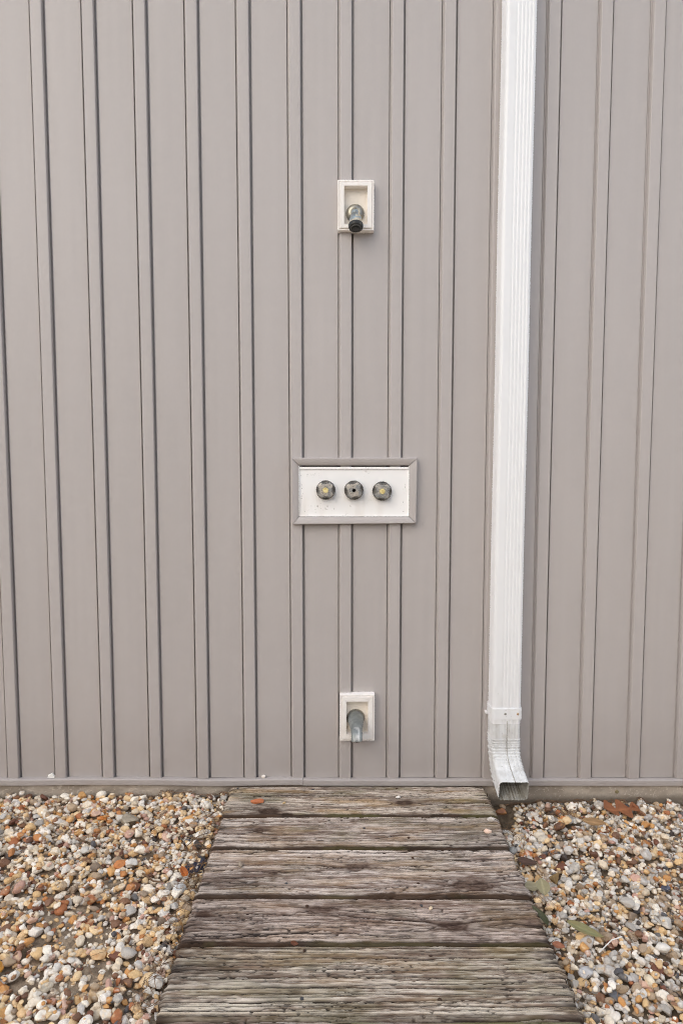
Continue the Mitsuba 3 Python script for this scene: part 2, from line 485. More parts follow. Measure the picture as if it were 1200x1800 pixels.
ridge = np.where((np.arange(nrib * 4) % 4) < 2, 1.0, 0.945)
col = []
for r, h in ((0.0236, 0.0), (0.0252, 0.0012), (0.0256, 0.004), (0.0252, 0.0105), (0.0238, 0.0135), (0.0205, 0.0150), (0.0185, 0.0150)):
    q = r * (ridge if 0.001 < h < 0.014 else 1.0)
    col.append(np.stack([q * np.cos(ang), q * np.sin(ang), np.full(len(ang), h)], 1))
part(SH, "collar", align(rings(col), hd, h0 + hd * 0.0562), "mat_black_plastic", smooth=30)
noz = [(0, 0.0), (0.0165, 0.0), (0.0165, 0.003), (0.0150, 0.0042), (0.0140, 0.0030), (0.0130, 0.0022), (0.0105, 0.0022), (0.0100, 0.0060), (0.0086, 0.0072), (0.0, 0.0074)]
part(SH, "rim", lathe([(0.0168, 0.0), (0.0178, 0.0), (0.0178, 0.0030), (0.0168, 0.0030), (0.0168, 0.0)], 44, hd, h0 + hd * 0.0708), "mat_dull_ring", smooth=35)
part(SH, "nozzle", lathe(noz, 44, hd, h0 + hd * 0.0705), "mat_black_plastic", smooth=35)

SP = thing("tub_spout", "dull grey metal spout sticking out of the lower white block", "spout")
pts, secs = [], []
for (y, z, rx, rz, e) in ((-0.006, 0.2570, 0.0296, 0.0285, 2.0), (-0.012, 0.2570, 0.0298, 0.0287, 2.0), (-0.024, 0.2565, 0.0292, 0.0278, 2.0), (-0.044, 0.2550, 0.0270, 0.0254, 2.1), (-0.066, 0.2525, 0.0242, 0.0228, 2.3),
                          (-0.086, 0.2500, 0.0216, 0.0205, 2.6), (-0.104, 0.2435, 0.0204, 0.0186, 3.0), (-0.116, 0.2365, 0.0200, 0.0176, 3.6), (-0.1235, 0.2275, 0.0198, 0.0165, 4.0), (-0.1255, 0.2190, 0.0196, 0.0155, 4.0)):
    pts.append((0.0530 - 0.012 * (y + 0.006), y, z))
    secs.append((rx, rz, e))
pts = np.array(pts)
tt = np.gradient(pts, axis=0)
tt /= np.linalg.norm(tt, axis=1, keepdims=True)
loops = []
for p, t, (rx, rz, e) in zip(pts, tt, secs):
    u = np.array([1.0, 0, 0])
    w = np.cross(u, t)
    a = np.arange(48) * 2 * np.pi / 48
    ca, sa = np.cos(a), np.sin(a)
    loops.append(p + (np.sign(ca) * np.abs(ca) ** (2 / e) * rx)[:, None] * u + (np.sign(sa) * np.abs(sa) ** (2 / e) * rz)[:, None] * w)
sp = rings(loops, cap=True)
part(SP, "body", sp, "mat_spout", smooth=45)
part(SP, "flange", lathe([(0, 0), (0.0335, 0), (0.0335, 0.0018), (0.031, 0.0045), (0, 0.0046)], 48, (0, -1, 0), (0.0530, -0.0086, 0.2590)), "mat_escutcheon", smooth=40)
part(SP, "outlet", lathe([(0, 0), (0.0105, 0), (0.0105, 0.003), (0.008, 0.003), (0.008, 0.001), (0, 0.001)], 28, (tt[-1]), pts[-1] + tt[-1] * 0.0002), "mat_hole", smooth=40)

# ------------------------------------------------------------------ valve panel
VP = thing("valve_box", "wide white board in a mitred taupe frame around the three valves", "valve box")
OX0, OX1, OZ0, OZ1 = -0.1800, 0.2720, 0.9850, 1.2245
IX0, IX1, IZ0, IZ1 = -0.1545, 0.2445, 1.0115, 1.1975


def trim_side(a, b, ia, ib, out):
    """One mitred length of frame; a, b outer corners, ia, ib inner corners (x, z). Sloped towards the inside like a J trim."""
    secs = []
    for (o, i) in ((a, ia), (b, ib)):
        o, i = np.array(o, float), np.array(i, float)
        d = i - o
        def at(s, y):
            q = o + d * s
            return (q[0], y, q[1])
        secs.append([at(0.0, 0.010), at(0.0, -0.0300), at(0.03, -0.0318), at(0.10, -0.0330), at(0.55, -0.0318), at(0.92, -0.0270), at(1.0, -0.0245), at(1.0, -0.0120), at(0.93, 0.010)])
    s0, s1 = np.array(secs[0]), np.array(secs[1])
    k = np.linspace(0, 1, 14)
    loops = []
    for t in k:
        q = s0 * (1 - t) + s1 * t
        q[:, 1] -= 0.0012 * math.sin(math.pi * t) * (N(t * 3 + out * 7.0) - 0.3)
        loops.append(q)
    return rings(loops)


e = 0.0011
corners = dict(tl=((OX0, OZ1), (IX0, IZ1)), tr=((OX1, OZ1 + 0.0), (IX1, IZ1)), br=((OX1 - 0.003, OZ0 + 0.003), (IX1, IZ0)), bl=((OX0 + 0.003, OZ0 - 0.001), (IX0, IZ0)))


def sh(c, dx, dz):
    (o, i) = corners[c]
    return (o[0] + dx, o[1] + dz), (i[0] + dx, i[1] + dz)


for nm, c0, c1, d0, d1 in (("t", "tl", "tr", (e, 0), (-e, 0)), ("r", "tr", "br", (0, -e), (0, e)), ("b", "br", "bl", (-e, 0), (e, 0)), ("l", "bl", "tl", (0, e), (0, -e))):
    (a, ia), (b, ib) = sh(c0, *d0), sh(c1, *d1)
    part(VP, "frame_trim", trim_side(a, b, ia, ib, "trbl".index(nm)), "mat_siding", smooth=30)
part(VP, "board", box(IX0 + 0.0008, IX1 - 0.0008, -0.0185, 0.008, IZ0 + 0.0030, 1.1815, 0.0008), "mat_valve_board")
part(VP, "top_strip", box(IX0 + 0.0035, IX1 - 0.0035, -0.0235, -0.004, 1.1822, 1.1912, 0.0010), "mat_valve_board")
part(VP, "side_strip", box(IX0 + 0.0010, IX0 + 0.0032, -0.0250, -0.004, IZ0 + 0.002, 1.1955), "mat_valve_board")
part(VP, "side_strip", box(IX1 - 0.0032, IX1 - 0.0010, -0.0250, -0.004, IZ0 + 0.002, 1.1955), "mat_valve_board")
part(VP, "bottom_strip", box(IX0 + 0.0036, IX1 - 0.0036, -0.0225, -0.0188, IZ0 + 0.0012, IZ0 + 0.0048), "mat_valve_board")
for (px, pz) in ((-0.1445, 1.1605), (-0.1438, 1.1270), (-0.1420, 1.1145), (-0.1395, 1.0965), (-0.1440, 1.0870), (-0.1440, 1.0770), (-0.1330, 1.0300),
                 (0.2290, 1.1285), (0.2290, 1.1190), (0.2275, 1.0975), (0.2235, 1.0650), (0.2240, 1.0300), (0.0320, 1.0500)):
    part(VP, "nail_head", lathe([(0, 0), (0.0015, 0), (0.0012, 0.0007), (0, 0.001)], 10, (0, -1, 0), (px, -0.0186, pz)), "mat_rust", smooth=40)


def knob(cx, cz, rot, label, cap):
    t = thing("shower_valve", label, "shower valve")
    at = np.array([cx, -0.0188, cz])
    R = 0.0345
    prof = [(0, 0.004), (R - 0.003, 0.004), (R, 0.007), (R, 0.022), (R - 0.0006, 0.028), (R - 0.0025, 0.0318), (R - 0.006, 0.0342), (R - 0.014, 0.0351), (0, 0.0352)]
    m = to_man(trimesh.creation.revolve(np.array(prof), sections=96))
    for k in range(4):
        a = rot + k * math.pi / 2
        up_ = trimesh.creation.cylinder(1.0, 0.002, sections=48)
        lo_, hi_ = up_.copy(), up_.copy()
        lo_.apply_transform(np.diag([0.0075, 0.0165, 1, 1.0]))
        lo_.apply_translation([0.0375, 0, 0.0135])
        hi_.apply_transform(np.diag([0.0185, 0.0235, 1, 1.0]))
        hi_.apply_translation([0.0390, 0, 0.0370])
        s = to_man(trimesh.convex.convex_hull(np.vstack([lo_.vertices, hi_.vertices]))).rotate([0, 0, math.degrees(a)])
        m = m - s
    h = m3.Manifold.cylinder(0.02, 0.0063 if not cap else 0.0106, 0.0063 if not cap else 0.0106, 40).translate([0, 0, 0.024 if not cap else 0.0325])
    g = from_man(m - h)
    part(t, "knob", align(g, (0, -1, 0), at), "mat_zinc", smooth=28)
    part(t, "stem", lathe([(0, 0), (0.020, 0.0), (0.020, 0.0045), (0, 0.0045)], 40, (0, -1, 0), at), "mat_hole", smooth=30)
    if cap:
        part(t, "cap", lathe([(0, 0.0326), (0.0098, 0.0326), (0.0098, 0.0352), (0.0088, 0.0366), (0.0, 0.0370)], 32, (0, -1, 0), at), "mat_cap", smooth=35, label="round yellow plastic cap")
    else:
        part(t, "screw_hole", lathe([(0, 0.0242), (0.0061, 0.0242), (0.0061, 0.0250), (0, 0.0250)], 28, (0, -1, 0), at), "mat_hole", label="dark open hole where the cap is missing")
    return t


knob(-0.0566, 1.1090, 0.04, "pitted grey valve knob with yellow cap, leftmost of the three on the white board", True)
knob(0.0444, 1.1083, 0.17, "pitted grey valve knob with an open hole where its cap is missing", False)
knob(0.1455, 1.1050, -0.10, "pitted grey valve knob with yellow cap, nearest the downspout", True)

# ------------------------------------------------------------------ downspout
DS = thing("downspout", "white corrugated metal downspout with a curved outlet elbow at its foot", "downspout")


def pipe_section(w, d, face_ribs, side_ribs, inset=0.0, depth=0.0016, n=36):
    """Rounded rectangle (u, v), v outward to the front, counter-clockwise, its faces ribbed."""
    hw, hd, r = w / 2 - inset, d / 2 - inset, 0.013 - inset
    pts = []

    def line(a, b, ribs, nrm, m):
        a, b = np.array(a), np.array(b)
        L = np.linalg.norm(b - a)
        for t in np.linspace(0, 1, m, endpoint=False):
            s = t * L
            dd = 0.0
            for (c0, wd) in ribs:
                dd += depth * math.exp(-((s - c0) / wd) ** 4)
            pts.append(a + (b - a) * t - np.array(nrm) * dd)

    def arc(c0, a0, m=9):
        for t in np.linspace(0, math.pi / 2, m, endpoint=False):
            pts.append(np.array(c0) + r * np.array([math.cos(a0 + t), math.sin(a0 + t)]))

    fl = 2 * (hw - r)
    sl = 2 * (hd - r)
    line((hw, -hd + r), (hw, hd - r), [(x * sl, 0.0022) for x in side_ribs], (1, 0), n)
    arc((hw - r, hd - r), 0)
    line((hw - r, hd), (-hw + r, hd), [(x * fl, 0.0021) for x in face_ribs], (0, 1), 2 * n)
    arc((-hw + r, hd - r), math.pi / 2)
    line((-hw, hd - r), (-hw, -hd + r), [(x * sl, 0.0022) for x in side_ribs], (-1, 0), n)
    arc((-hw + r, -hd + r), math.pi)
    line((-hw + r, -hd), (hw - r, -hd), [(x * fl, 0.0021) for x in face_ribs], (0, -1), 2 * n)
    arc((hw - r, -hd + r), 3 * math.pi / 2)
    return np.array(pts)


RIBS = [0.05, 0.20, 0.36, 0.52, 0.68]
SRIB = [0.15, 0.4, 0.65, 0.9]
YC = -0.0630


def pipe_x(z):
    return 0.5905 + 0.0026 * (z - 0.3) + 0.0006 * np.sin(z * 5.3)


def sweep(path, dirs, sec, scales):
    """path (k,3), dirs (k,3) = tangent; section u along x, v along the outward normal."""
    loops = []
    for p, t, s in zip(path, dirs, scales):
        u = np.array([1.0, 0, 0])
        v = np.cross(u, t)
        v = v / np.linalg.norm(v)
        if v[1] > 0:
            v = -v
        loops.append(p + sec[:, :1] * s * u + sec[:, 1:] * s * v)
    return loops


zz = np.linspace(2.99, 0.272, 60)
sec_o, sec_i = pipe_section(0.104, 0.079, RIBS, SRIB), pipe_section(0.104, 0.079, RIBS, SRIB, 0.0012)
path = np.stack([pipe_x(zz), np.full_like(zz, YC), zz], 1)
dn = np.tile([0, 0, -1.0], (len(zz), 1))
wob = 1 + 0.004 * (N(zz * 3.0, 2.0) - 0.5)
lo, li = sweep(path, dn, sec_o, wob), sweep(path, dn, sec_i, wob)
part(DS, "pipe", rings(lo + li[::-1], close=True), "mat_gutter", smooth=40)

# elbow: a straight collar, a crimped bend, a straight outlet
RB, ANG = 0.105, math.radians(74)
zs = np.concatenate([np.linspace(0.283, 0.214, 6), np.linspace(0.2135, 0.190, 24)])
epath = [np.array([pipe_x(0.25), YC, z]) for z in zs]
edir = [np.array([0, 0, -1.0])] * len(zs)
esc_ = [0.985 if z > 0.2136 else 0.950 + 0.085 * (1 - ((0.2135 - z) / 0.0094) % 1.0) for z in zs]
narc = 80
for k in range(1, narc + 1):
    a = ANG * k / narc
    epath.append(np.array([pipe_x(0.25) + 0.004 * k / narc, YC - RB * (1 - math.cos(a)), 0.190 - RB * math.sin(a)]))
    edir.append(np.array([0, -math.sin(a), -math.cos(a)]))
    ph = (k / narc * 8) % 1.0
    esc_.append(0.950 + 0.100 * (1 - ph if ph > 0.2 else ph / 0.2 * 0.8))
end, ed = epath[-1], edir[-1]
for s in np.linspace(0.004, 0.064, 12):
    epath.append(end + ed * s + np.array([0.02 * s, 0, 0]))
    edir.append(ed)
    esc_.append(0.992)
eo = sweep(np.array(epath), np.array(edir), sec_o, esc_)
ei = sweep(np.array(epath), np.array(edir), sec_i, esc_)
# dents at the lip
for kk in range(1, 5):
    wgt = (5 - kk) / 5 * 0.0022
    for arr in (eo, ei):
        q = arr[-kk]
        q += wgt * (N(q[:, :1] * 60, q[:, 1:2] * 60, q[:, 2:] * 60) - 0.5) * np.array([0.6, 1, 1])
EL = part(DS, "elbow", rings(eo, cap=False), "mat_elbow", smooth=16)
lip = rings([eo[-1], ei[-1]], cap=False)
part(EL, "lining", trimesh.util.concatenate([rings(ei[::-1], cap=False), lip]), "mat_gutter_inside", smooth=40)
# seam down the front of the elbow
idx = int(np.argmin(np.abs(sec_o[:, 0] - 0.002) + (sec_o[:, 1] < 0) * 9))
seam = np.array([e_[idx] for e_ in eo]) + np.array([0, -0.0006, 0.0003])
part(EL, "seam", tube(seam, 0.0013, 6), "mat_gutter_inside", smooth=40)

# strap
sec_s = pipe_section(0.1112, 0.0862, [], [])
zs = [0.3295, 0.3288, 0.2895, 0.2888]
so = sweep(np.array([[pipe_x(0.31), YC, z] for z in zs]), np.tile([0, 0, -1.0], (4, 1)), sec_s, [0.995, 1, 1, 0.995])
si_ = sweep(np.array([[pipe_x(0.31), YC, z] for z in zs]), np.tile([0, 0, -1.0], (4, 1)), pipe_section(0.1060, 0.0810, [], []), [1, 1, 1, 1])
ST = part(DS, "strap", rings(so + si_[::-1], close=True), "mat_gutter", smooth=40)
for sx in (0.0003, 0.0445):
    part(ST, "screw", lathe([(0, -0.001), (0.0042, -0.001), (0.0042, 0.0012), (0.0030, 0.0026), (0.0012, 0.0030), (0.0010, 0.0020), (0, 0.0020)], 20, (0, -1, 0), (0.5875 + sx - 0.002, YC - 0.0430, 0.3105)), "mat_escutcheon" if sx < 0.01 else "mat_screw", smooth=40)
part(DS, "bracket", box(0.5310, 0.5392, -0.031, -0.0010, 0.281, 0.290, 0.001), "mat_gutter")


# ------------------------------------------------------------------ ground
def sand_patch(x, y):
    s = 0
    for cx, cy, rx, ry in ((-0.78, -0.70, 0.11, 0.055), (-0.66, -0.56, 0.07, 0.03), (-0.70, -0.78, 0.09, 0.03), (-0.60, -0.90, 0.07, 0.04), (-0.86, -0.62, 0.05, 0.03), (-0.74, -0.95, 0.05, 0.03)):
        s = s + np.exp(-(((x - cx) / rx) ** 2 + ((y - cy) / ry) ** 2))
    return np.clip(s, 0, 1)


def ground_h(x, y):
    x, y = np.asarray(x, float), np.asarray(y, float)
    right = sstep(-0.2, 0.3, x)
    z = -0.043 * (1 - right) + (-0.070 + 0.02 * sstep(-0.1, -0.8, y)) * right
    z = z - 0.022 * np.exp(-(((x - 0.575) / 0.055) ** 2 + ((y + 0.15) / 0.14) ** 2))
    z = z + 0.006 * (FB(x * 7, y * 7, 0, 3, 11) - 0.5)
    z = z + 2.2 * sstep(-4.2, -7.5, y)          # added unseen bank behind the camera, shaped to shade the lower wall
    z = z - 0.006 * sstep(-0.05, -0.01, y)
    return z + 0.010 * sand_patch(x, y) * (1 - right)


def axis(lo, hi, step, far):
    near = np.arange(lo, hi + 1e-9, step)
    out = np.geomspace(0.06, far, 26)
    return np.concatenate([lo - out[::-1], near, hi + out])


xs, ys = axis(-1.8, 1.8, 0.012, 60.0), axis(-1.9, 0.1, 0.012, 60.0)
GX, GY = np.meshgrid(xs, ys)
GZ = ground_h(np.clip(GX, -1.8, 1.8), np.where(GY < -1.9, GY, np.clip(GY, -1.9, 0.1))) + 0.004 * (FB(GX * 40, GY * 40, 0, 3, 4) - 0.5)
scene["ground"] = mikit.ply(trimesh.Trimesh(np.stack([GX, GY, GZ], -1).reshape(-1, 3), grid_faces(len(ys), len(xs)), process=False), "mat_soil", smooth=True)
tag("ground", kind="structure")

# ------------------------------------------------------------------ board walk of weathered planks
DX0, DX1 = -0.410, 0.530
BW = thing("board_walk", "weathered grey wooden board walk leading up to the wall", "walkway")
LIGHT, MID, DARK = np.array(S(216, 204, 193)), np.array(S(138, 121, 110)), np.array(S(58, 48, 43))
TAN, GREEN, BROWN = np.array(S(178, 146, 104)), np.array(S(104, 102, 62)), np.array(S(88, 62, 48))


def plank(y1, y0, ztop, seed, knots=(), fine=1.0, straight=0.0, green=0.0, tan=0.0, tilt=0.0, x0=DX0, x1=DX1, splits=(), bend=0.0, bleach=(), fdark=0.95, tone=(1.0, 1.0, 1.0)):
    nx, ny = 250, int((y1 - y0) / 0.00125)
    U, V = np.meshgrid(np.linspace(0, 1, nx), np.linspace(0, 1, ny))
    ydir = y1 - y0
    endw0, endw1 = 0.012 * (N(V * 14, seed) - 0.5) + 0.006 * (N(V * 60, seed + 3) - 0.5), 0.014 * (N(V * 12, seed + 7) - 0.5) + 0.007 * (N(V * 70, seed + 9) - 0.5)
    X = x0 + (x1 - x0) * U + endw0 * (1 - U) ** 8 + endw1 * U ** 8
    edge_wob = 0.0070 * (FB(X * 6, seed * 3.3, 0, 3) - 0.5) + 0.009 * sstep(0.70, 0.86, N(X * 16, seed * 2.3)) * N(X * 70, seed)
    Y = y0 + ydir * V + edge_wob * (1 - V) ** 3 + 0.0030 * (N(X * 9, seed * 5.1) - 0.5) * V ** 3
    # grain coordinate, pushed aside by knots
    g = Y + (1 - straight) * (0.022 * (FB(X * 1.6, Y * 3.0, seed, 3) - 0.5) + 0.010 * (FB(X * 5, Y * 9, seed + 2, 2) - 0.5)) + 0.006 * straight * (FB(X * 1.1, Y * 2, seed, 2) - 0.5) + bend * (U - 0.5) ** 2
    kn = np.zeros_like(X)
    ringc = np.zeros_like(X)
    for (kx, ky, kr, el) in knots:
        dx, dy = (X - kx) / el, Y - ky
        d = np.sqrt(dx ** 2 + dy ** 2) + 1e-6
        warp = np.exp(-(dx / (2.6 * kr)) ** 2) * kr * 0.95
        g = g + np.sign(-dy) * warp * np.exp(-np.abs(dy) / (1.6 * kr)) * -1.0
        w = sstep(1.25, 0.55, d / kr + 1.1 * (FB(X * 45, Y * 80, seed, 3) - 0.5))
        kn = np.maximum(kn, w)
        ringc = np.where(d / kr < 1.6, d, ringc)
    gj = g + 0.0016 * (N(X * 90, g * 60, seed + 1) - 0.5) + 0.0030 * (N(X * 22, g * 25, seed + 2) - 0.5)
    r1, r2, r3 = N(X * 5.0, g * 95 * fine, seed), N(X * 12, gj * 240, seed + 5), N(X * 2.0, g * 40 * fine, seed + 8)
    r4 = N(X * 45, g * 420, seed + 11)
    grain = 0.26 * r1 + 0.32 * r2 + 0.14 * r3 + 0.28 * r4
    ringg = 0.5 * N(ringc * 330 + 2.4 * FB(X * 40, Y * 40, seed, 2), seed) + 0.5 * FB(X * 90, Y * 160, seed + 3, 3)
    grain = grain * (1 - kn) + (0.34 * ringg + 0.18) * kn
    # checks and cracks along the grain, thin and ragged, in clusters
    crack = np.zeros_like(X)
    wav = (1 - 0.75 * straight)
    for q, (fx, fg, wd, on0, on1) in enumerate(((1.5 * wav, 44, 0.0030, 0.40 - 0.12 * straight, 0.70), (3.0 * wav, 82, 0.0025, 0.42 - 0.08 * straight, 0.74), (6.0, 150, 0.0015, 0.44, 0.72), (13.0, 260, 0.0009, 0.44, 0.70))):
        h = (g * (1 - 0.5 * straight) + Y * 0.5 * straight) * fg + (0.5 + 0.5 * wav) * (0.55 * (N(X * 14, g * 30, seed + 20 + q) - 0.5) + 0.30 * (N(X * 60, g * 50, seed + 25 + q) - 0.5))
        cell = np.floor(h)
        rnd = np.modf(np.abs(np.sin(cell * 12.9898 + seed * 3.7 + q) * 43758.5453))[0]
        on = sstep(on0, on1, N(X * fx + rnd * 50, cell * 7.31, seed + 60 + q)) * (0.55 + 0.75 * rnd)
        w_ = wd * on * (0.75 + 0.5 * N(X * 120, cell * 3.1, seed + 4)) + 1e-5
        d_ = np.abs(h - cell - 0.2 - 0.6 * np.modf(rnd * 91.7)[0]) / fg
        crack = np.maximum(crack, sstep(w_, w_ * 0.35, d_) * sstep(0.03, 0.25, on) * (1.0, 0.95, 0.8, 0.7)[q])
    pits = sstep(0.72, 0.82, N(X * 95, gj * 300, seed + 45)) * sstep(0.42, 0.6, FB(X * 8, Y * 20, seed + 46, 2)) * 0.7
    endchk = np.maximum(sstep(0.08, 0.0, U), sstep(0.92, 1.0, U)) * sstep(0.30, 0.08, np.abs(N(X * 2.5, gj * 100, seed + 61) - 0.5) * 2)
    crack = np.clip(np.maximum(np.maximum(crack, pits), 0.8 * endchk), 0, 1)
    for (sx0, sy0, sx1, sy1, w) in splits:
        t = np.clip((X - sx0) / (sx1 - sx0), 0, 1)
        yy = sy0 + (sy1 - sy0) * t + 0.004 * (FB(X * 14, seed, 0, 3) - 0.5)
        inside = sstep(-0.01, 0.03, (X - min(sx0, sx1))) * sstep(-0.01, 0.03, (max(sx0, sx1) - X))
        crack = np.maximum(crack, sstep(w, w * 0.35, np.abs(Y - yy)) * inside)
    # worn edges
    df, db = (V * ydir), (1 - V) * ydir
    rf, rb = 0.009 + 0.006 * (FB(X * 8, seed * 1.7, 0, 3) - 0.5) * 2, 0.0045
    roll = np.where(df < rf, -(rf - np.sqrt(np.maximum(rf ** 2 - (rf - df) ** 2, 0))), 0) + np.where(db < rb, -(rb - np.sqrt(np.maximum(rb ** 2 - (rb - db) ** 2, 0))), 0)
    de = np.minimum(X - x0, x1 - X)
    rolle = -0.006 * sstep(0.010, -0.004, de)
    Z = ztop + 0.0042 * (grain - 0.5) - 0.0060 * crack + 0.004 * (FB(X * 3, Y * 7, seed, 2) - 0.5) + roll + rolle + tilt * (V - 0.5) * ydir + 0.0025 * kn * (FB(X * 90, Y * 90, seed, 3) - 0.5)
    # colour: silvered latewood, brown and black in the furrows
    big = FB(X * 4, Y * 12, seed + 70, 3)
    t = np.clip(0.56 + 1.5 * (grain - 0.5) + 0.55 * (big - 0.5) + 0.30 * (N(X * 70, Y * 330, seed) - 0.5), 0, 1)
    C = lerp(MID, LIGHT, sstep(0.30, 0.95, t))
    C = lerp(C, BROWN, sstep(0.36, 0.05, t) * 0.55)
    C = lerp(C, TAN, sstep(0.50, 0.75, FB(X * 5, g * 30, seed + 80, 3)) * (0.20 + tan))
    C = lerp(C, GREEN, sstep(0.48, 0.72, FB(X * 7, Y * 22, seed + 90, 3)) * (0.14 + green))
    mold = sstep(0.58, 0.72, FB(X * 30, Y * 75, seed + 95, 4)) * 0.45 * sstep(0.50, 0.68, FB(X * 3.5, Y * 9, seed + 96, 2))
    C = lerp(C, DARK, mold)
    for (bx0, bx1, by, bw) in bleach:
        C = lerp(C, np.array(S(222, 212, 200)), sstep(bw, bw * 0.4, np.abs(Y - by + 0.006 * (FB(X * 12, seed, 0, 2) - 0.5))) * sstep(bx0 - 0.02, bx0 + 0.01, X) * sstep(bx1 + 0.03, bx1 - 0.03, X) * (0.55 + 0.4 * r2))
    C = lerp(C, np.array(S(104, 84, 72)), kn * 0.6)
    C = lerp(C, DARK, kn * sstep(0.55, 0.36, ringg) * 0.8)
    C = lerp(C, np.array(S(34, 26, 23)), np.clip(crack * 1.15, 0, 1) * 0.95)
    stain = sstep(0.50, 0.66, FB(X * 3.2, Y * 6.5, seed + 120, 4))
    C = C * (1 - 0.36 * stain[..., None] * (1 - 0.35 * r2[..., None]))
    halo = np.zeros_like(X)
    for (kx, ky, kr, el) in knots:
        halo = np.maximum(halo, np.exp(-(((X - kx) / (el * kr * 2.2)) ** 2 + ((Y - ky) / (kr * 1.7)) ** 2)) * FB(X * 20, Y * 60, seed + 7, 3) * 1.5)
    C = lerp(C, np.array(S(74, 58, 50)), np.clip(halo, 0, 1) * 0.75) * np.array(tone)
    front = fdark * sstep(0.017, 0.007, df + 0.008 * (FB(X * 20, seed + 4, 0, 3) - 0.5))  # gap shade and dirt put into the colour along the front edge
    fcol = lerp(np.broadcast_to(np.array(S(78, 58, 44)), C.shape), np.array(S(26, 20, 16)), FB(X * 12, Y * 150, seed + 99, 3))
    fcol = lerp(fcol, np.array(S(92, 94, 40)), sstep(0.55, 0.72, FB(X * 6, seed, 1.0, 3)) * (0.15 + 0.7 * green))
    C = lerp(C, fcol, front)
    C = lerp(C, np.array(S(70, 56, 46)), sstep(0.010, -0.002, de) * 0.5 * N(Y * 120, seed))
    top = np.stack([X, Y, Z], -1)
    # skirts
    V_, C_, F_ = [top.reshape(-1, 3)], [C.reshape(-1, 3)], [grid_faces(ny, nx)]
    ring_idx = np.concatenate([np.arange(nx), nx - 1 + nx * np.arange(1, ny), (ny - 1) * nx + np.arange(nx - 2, -1, -1), nx * np.arange(ny - 2, 0, -1)])
    rim, rc = V_[0][ring_idx], C_[0][ring_idx]
    off = len(V_[0])
    n = len(ring_idx)
    lay = [rim]
    for dz in (0.006, 0.016, 0.038):
        q = rim.copy()
        q[:, 2] = rim[:, 2] - dz if dz < 0.03 else ztop - 0.042
        q[:, :2] += (0.0016 * (N(q[:, 0] * 150, q[:, 1] * 400, dz * 900, 5) - 0.5))[:, None]
        lay.append(q)
    base = np.arange(n)
    prev = ring_idx
    for k, q in enumerate(lay[1:]):
        V_.append(q)
        shade = lerp(np.broadcast_to(np.array(S(88, 68, 52)), q.shape), np.array(S(34, 26, 21)), FB(q[:, 0] * 16, q[:, 1] * 150, q[:, 2] * 120, 3, 8))
        C_.append(0.25 * rc + 0.75 * shade)
        cur = off + base
        nx_ = np.roll(cur, -1)
        pn = np.roll(prev, -1)
        F_ += [np.stack([prev, cur, nx_], 1), np.stack([prev, nx_, pn], 1)]
        off += n
        prev = cur
    return trimesh.Trimesh(np.vstack(V_), np.vstack(F_), process=False), np.clip(np.vstack(C_), 0.004, 0.9)


planks = [
    dict(y1=-0.0275, y0=-0.2390, ztop=0.0030, seed=3, tone=(1.03, 1.02, 0.98), knots=[(-0.25, -0.205, 0.020, 2.2), (0.225, -0.150, 0.022, 1.5)], tan=0.30, green=0.26, splits=[(-0.33, -0.135, 0.0, -0.165, 0.0022), (0.05, -0.205, 0.20, -0.198, 0.002), (0.34, -0.165, 0.53, -0.172, 0.002)], tilt=0.0),
    dict(y1=-0.2430, y0=-0.4290, ztop=0.0010, seed=14, tone=(0.97, 0.96, 0.96), knots=[(-0.27, -0.320, 0.011, 1.8)], tan=0.12, green=0.10, splits=[(-0.40, -0.365, 0.10, -0.372, 0.0026), (0.10, -0.372, 0.20, -0.352, 0.0040), (0.22, -0.335, 0.52, -0.355, 0.0024)], tilt=0.0),
    dict(y1=-0.4345, y0=-0.6640, ztop=-0.0005, seed=27, tone=(1.03, 1.02, 1.03), knots=[(0.050, -0.522, 0.021, 2.0), (0.370, -0.615, 0.030, 2.1), (-0.20, -0.555, 0.009, 1.5)], tan=0.06, green=0.02, splits=[(-0.20, -0.505, 0.20, -0.535, 0.0026), (0.2, -0.535, 0.53, -0.555, 0.003), (-0.10, -0.555, 0.02, -0.550, 0.002)], tilt=0.0),
    dict(y1=-0.6695, y0=-0.8500, ztop=-0.0030, seed=39, tone=(0.93, 0.88, 0.87), knots=[(-0.050, -0.715, 0.016, 2.4), (0.30, -0.780, 0.022, 1.9), (-0.375, -0.735, 0.013, 1.4)], green=0.06, splits=[(-0.32, -0.830, -0.04, -0.792, 0.0040), (0.02, -0.742, 0.25, -0.765, 0.003), (0.25, -0.735, 0.53, -0.70, 0.0022)], tilt=0.01, bleach=[(-0.10, 0.06, -0.832, 0.010)]),
    dict(y1=-0.8550, y0=-1.0780, ztop=-0.0035, seed=52, tone=(0.95, 0.95, 0.90), fine=1.0, straight=0.85, fdark=0.55, green=0.16, tan=0.05, splits=[(0.30, -0.985, 0.53, -1.015, 0.0028), (-0.40, -0.955, 0.30, -0.958, 0.0022), (-0.2, -0.990, 0.5, -0.972, 0.002)], bleach=[(-0.40, -0.20, -1.045, 0.013), (0.27, 0.47, -1.055, 0.012)]),
    dict(y1=-1.0815, y0=-1.3000, ztop=-0.0060, seed=66, green=0.65, knots=[(0.1, -1.2, 0.02, 1.6)]),
    dict(y1=-1.3040, y0=-1.5000, ztop=-0.0080, seed=77, green=0.20),
]
nails = [
    [(-0.384, -0.038), (-0.105, -0.050), (0.205, -0.042), (-0.100, -0.180)],
    [(0.217, -0.367), (0.075, -0.313)],
    [(-0.100, -0.475), (0.218, -0.478), (-0.159, -0.604), (0.221, -0.604)],
    [(-0.094, -0.700), (0.219, -0.697)],
    [(-0.092, -0.870), (0.220, -0.889), (-0.090, -1.023), (0.223, -1.025), (-0.398, -0.893), (0.533, -1.013)], [], []]
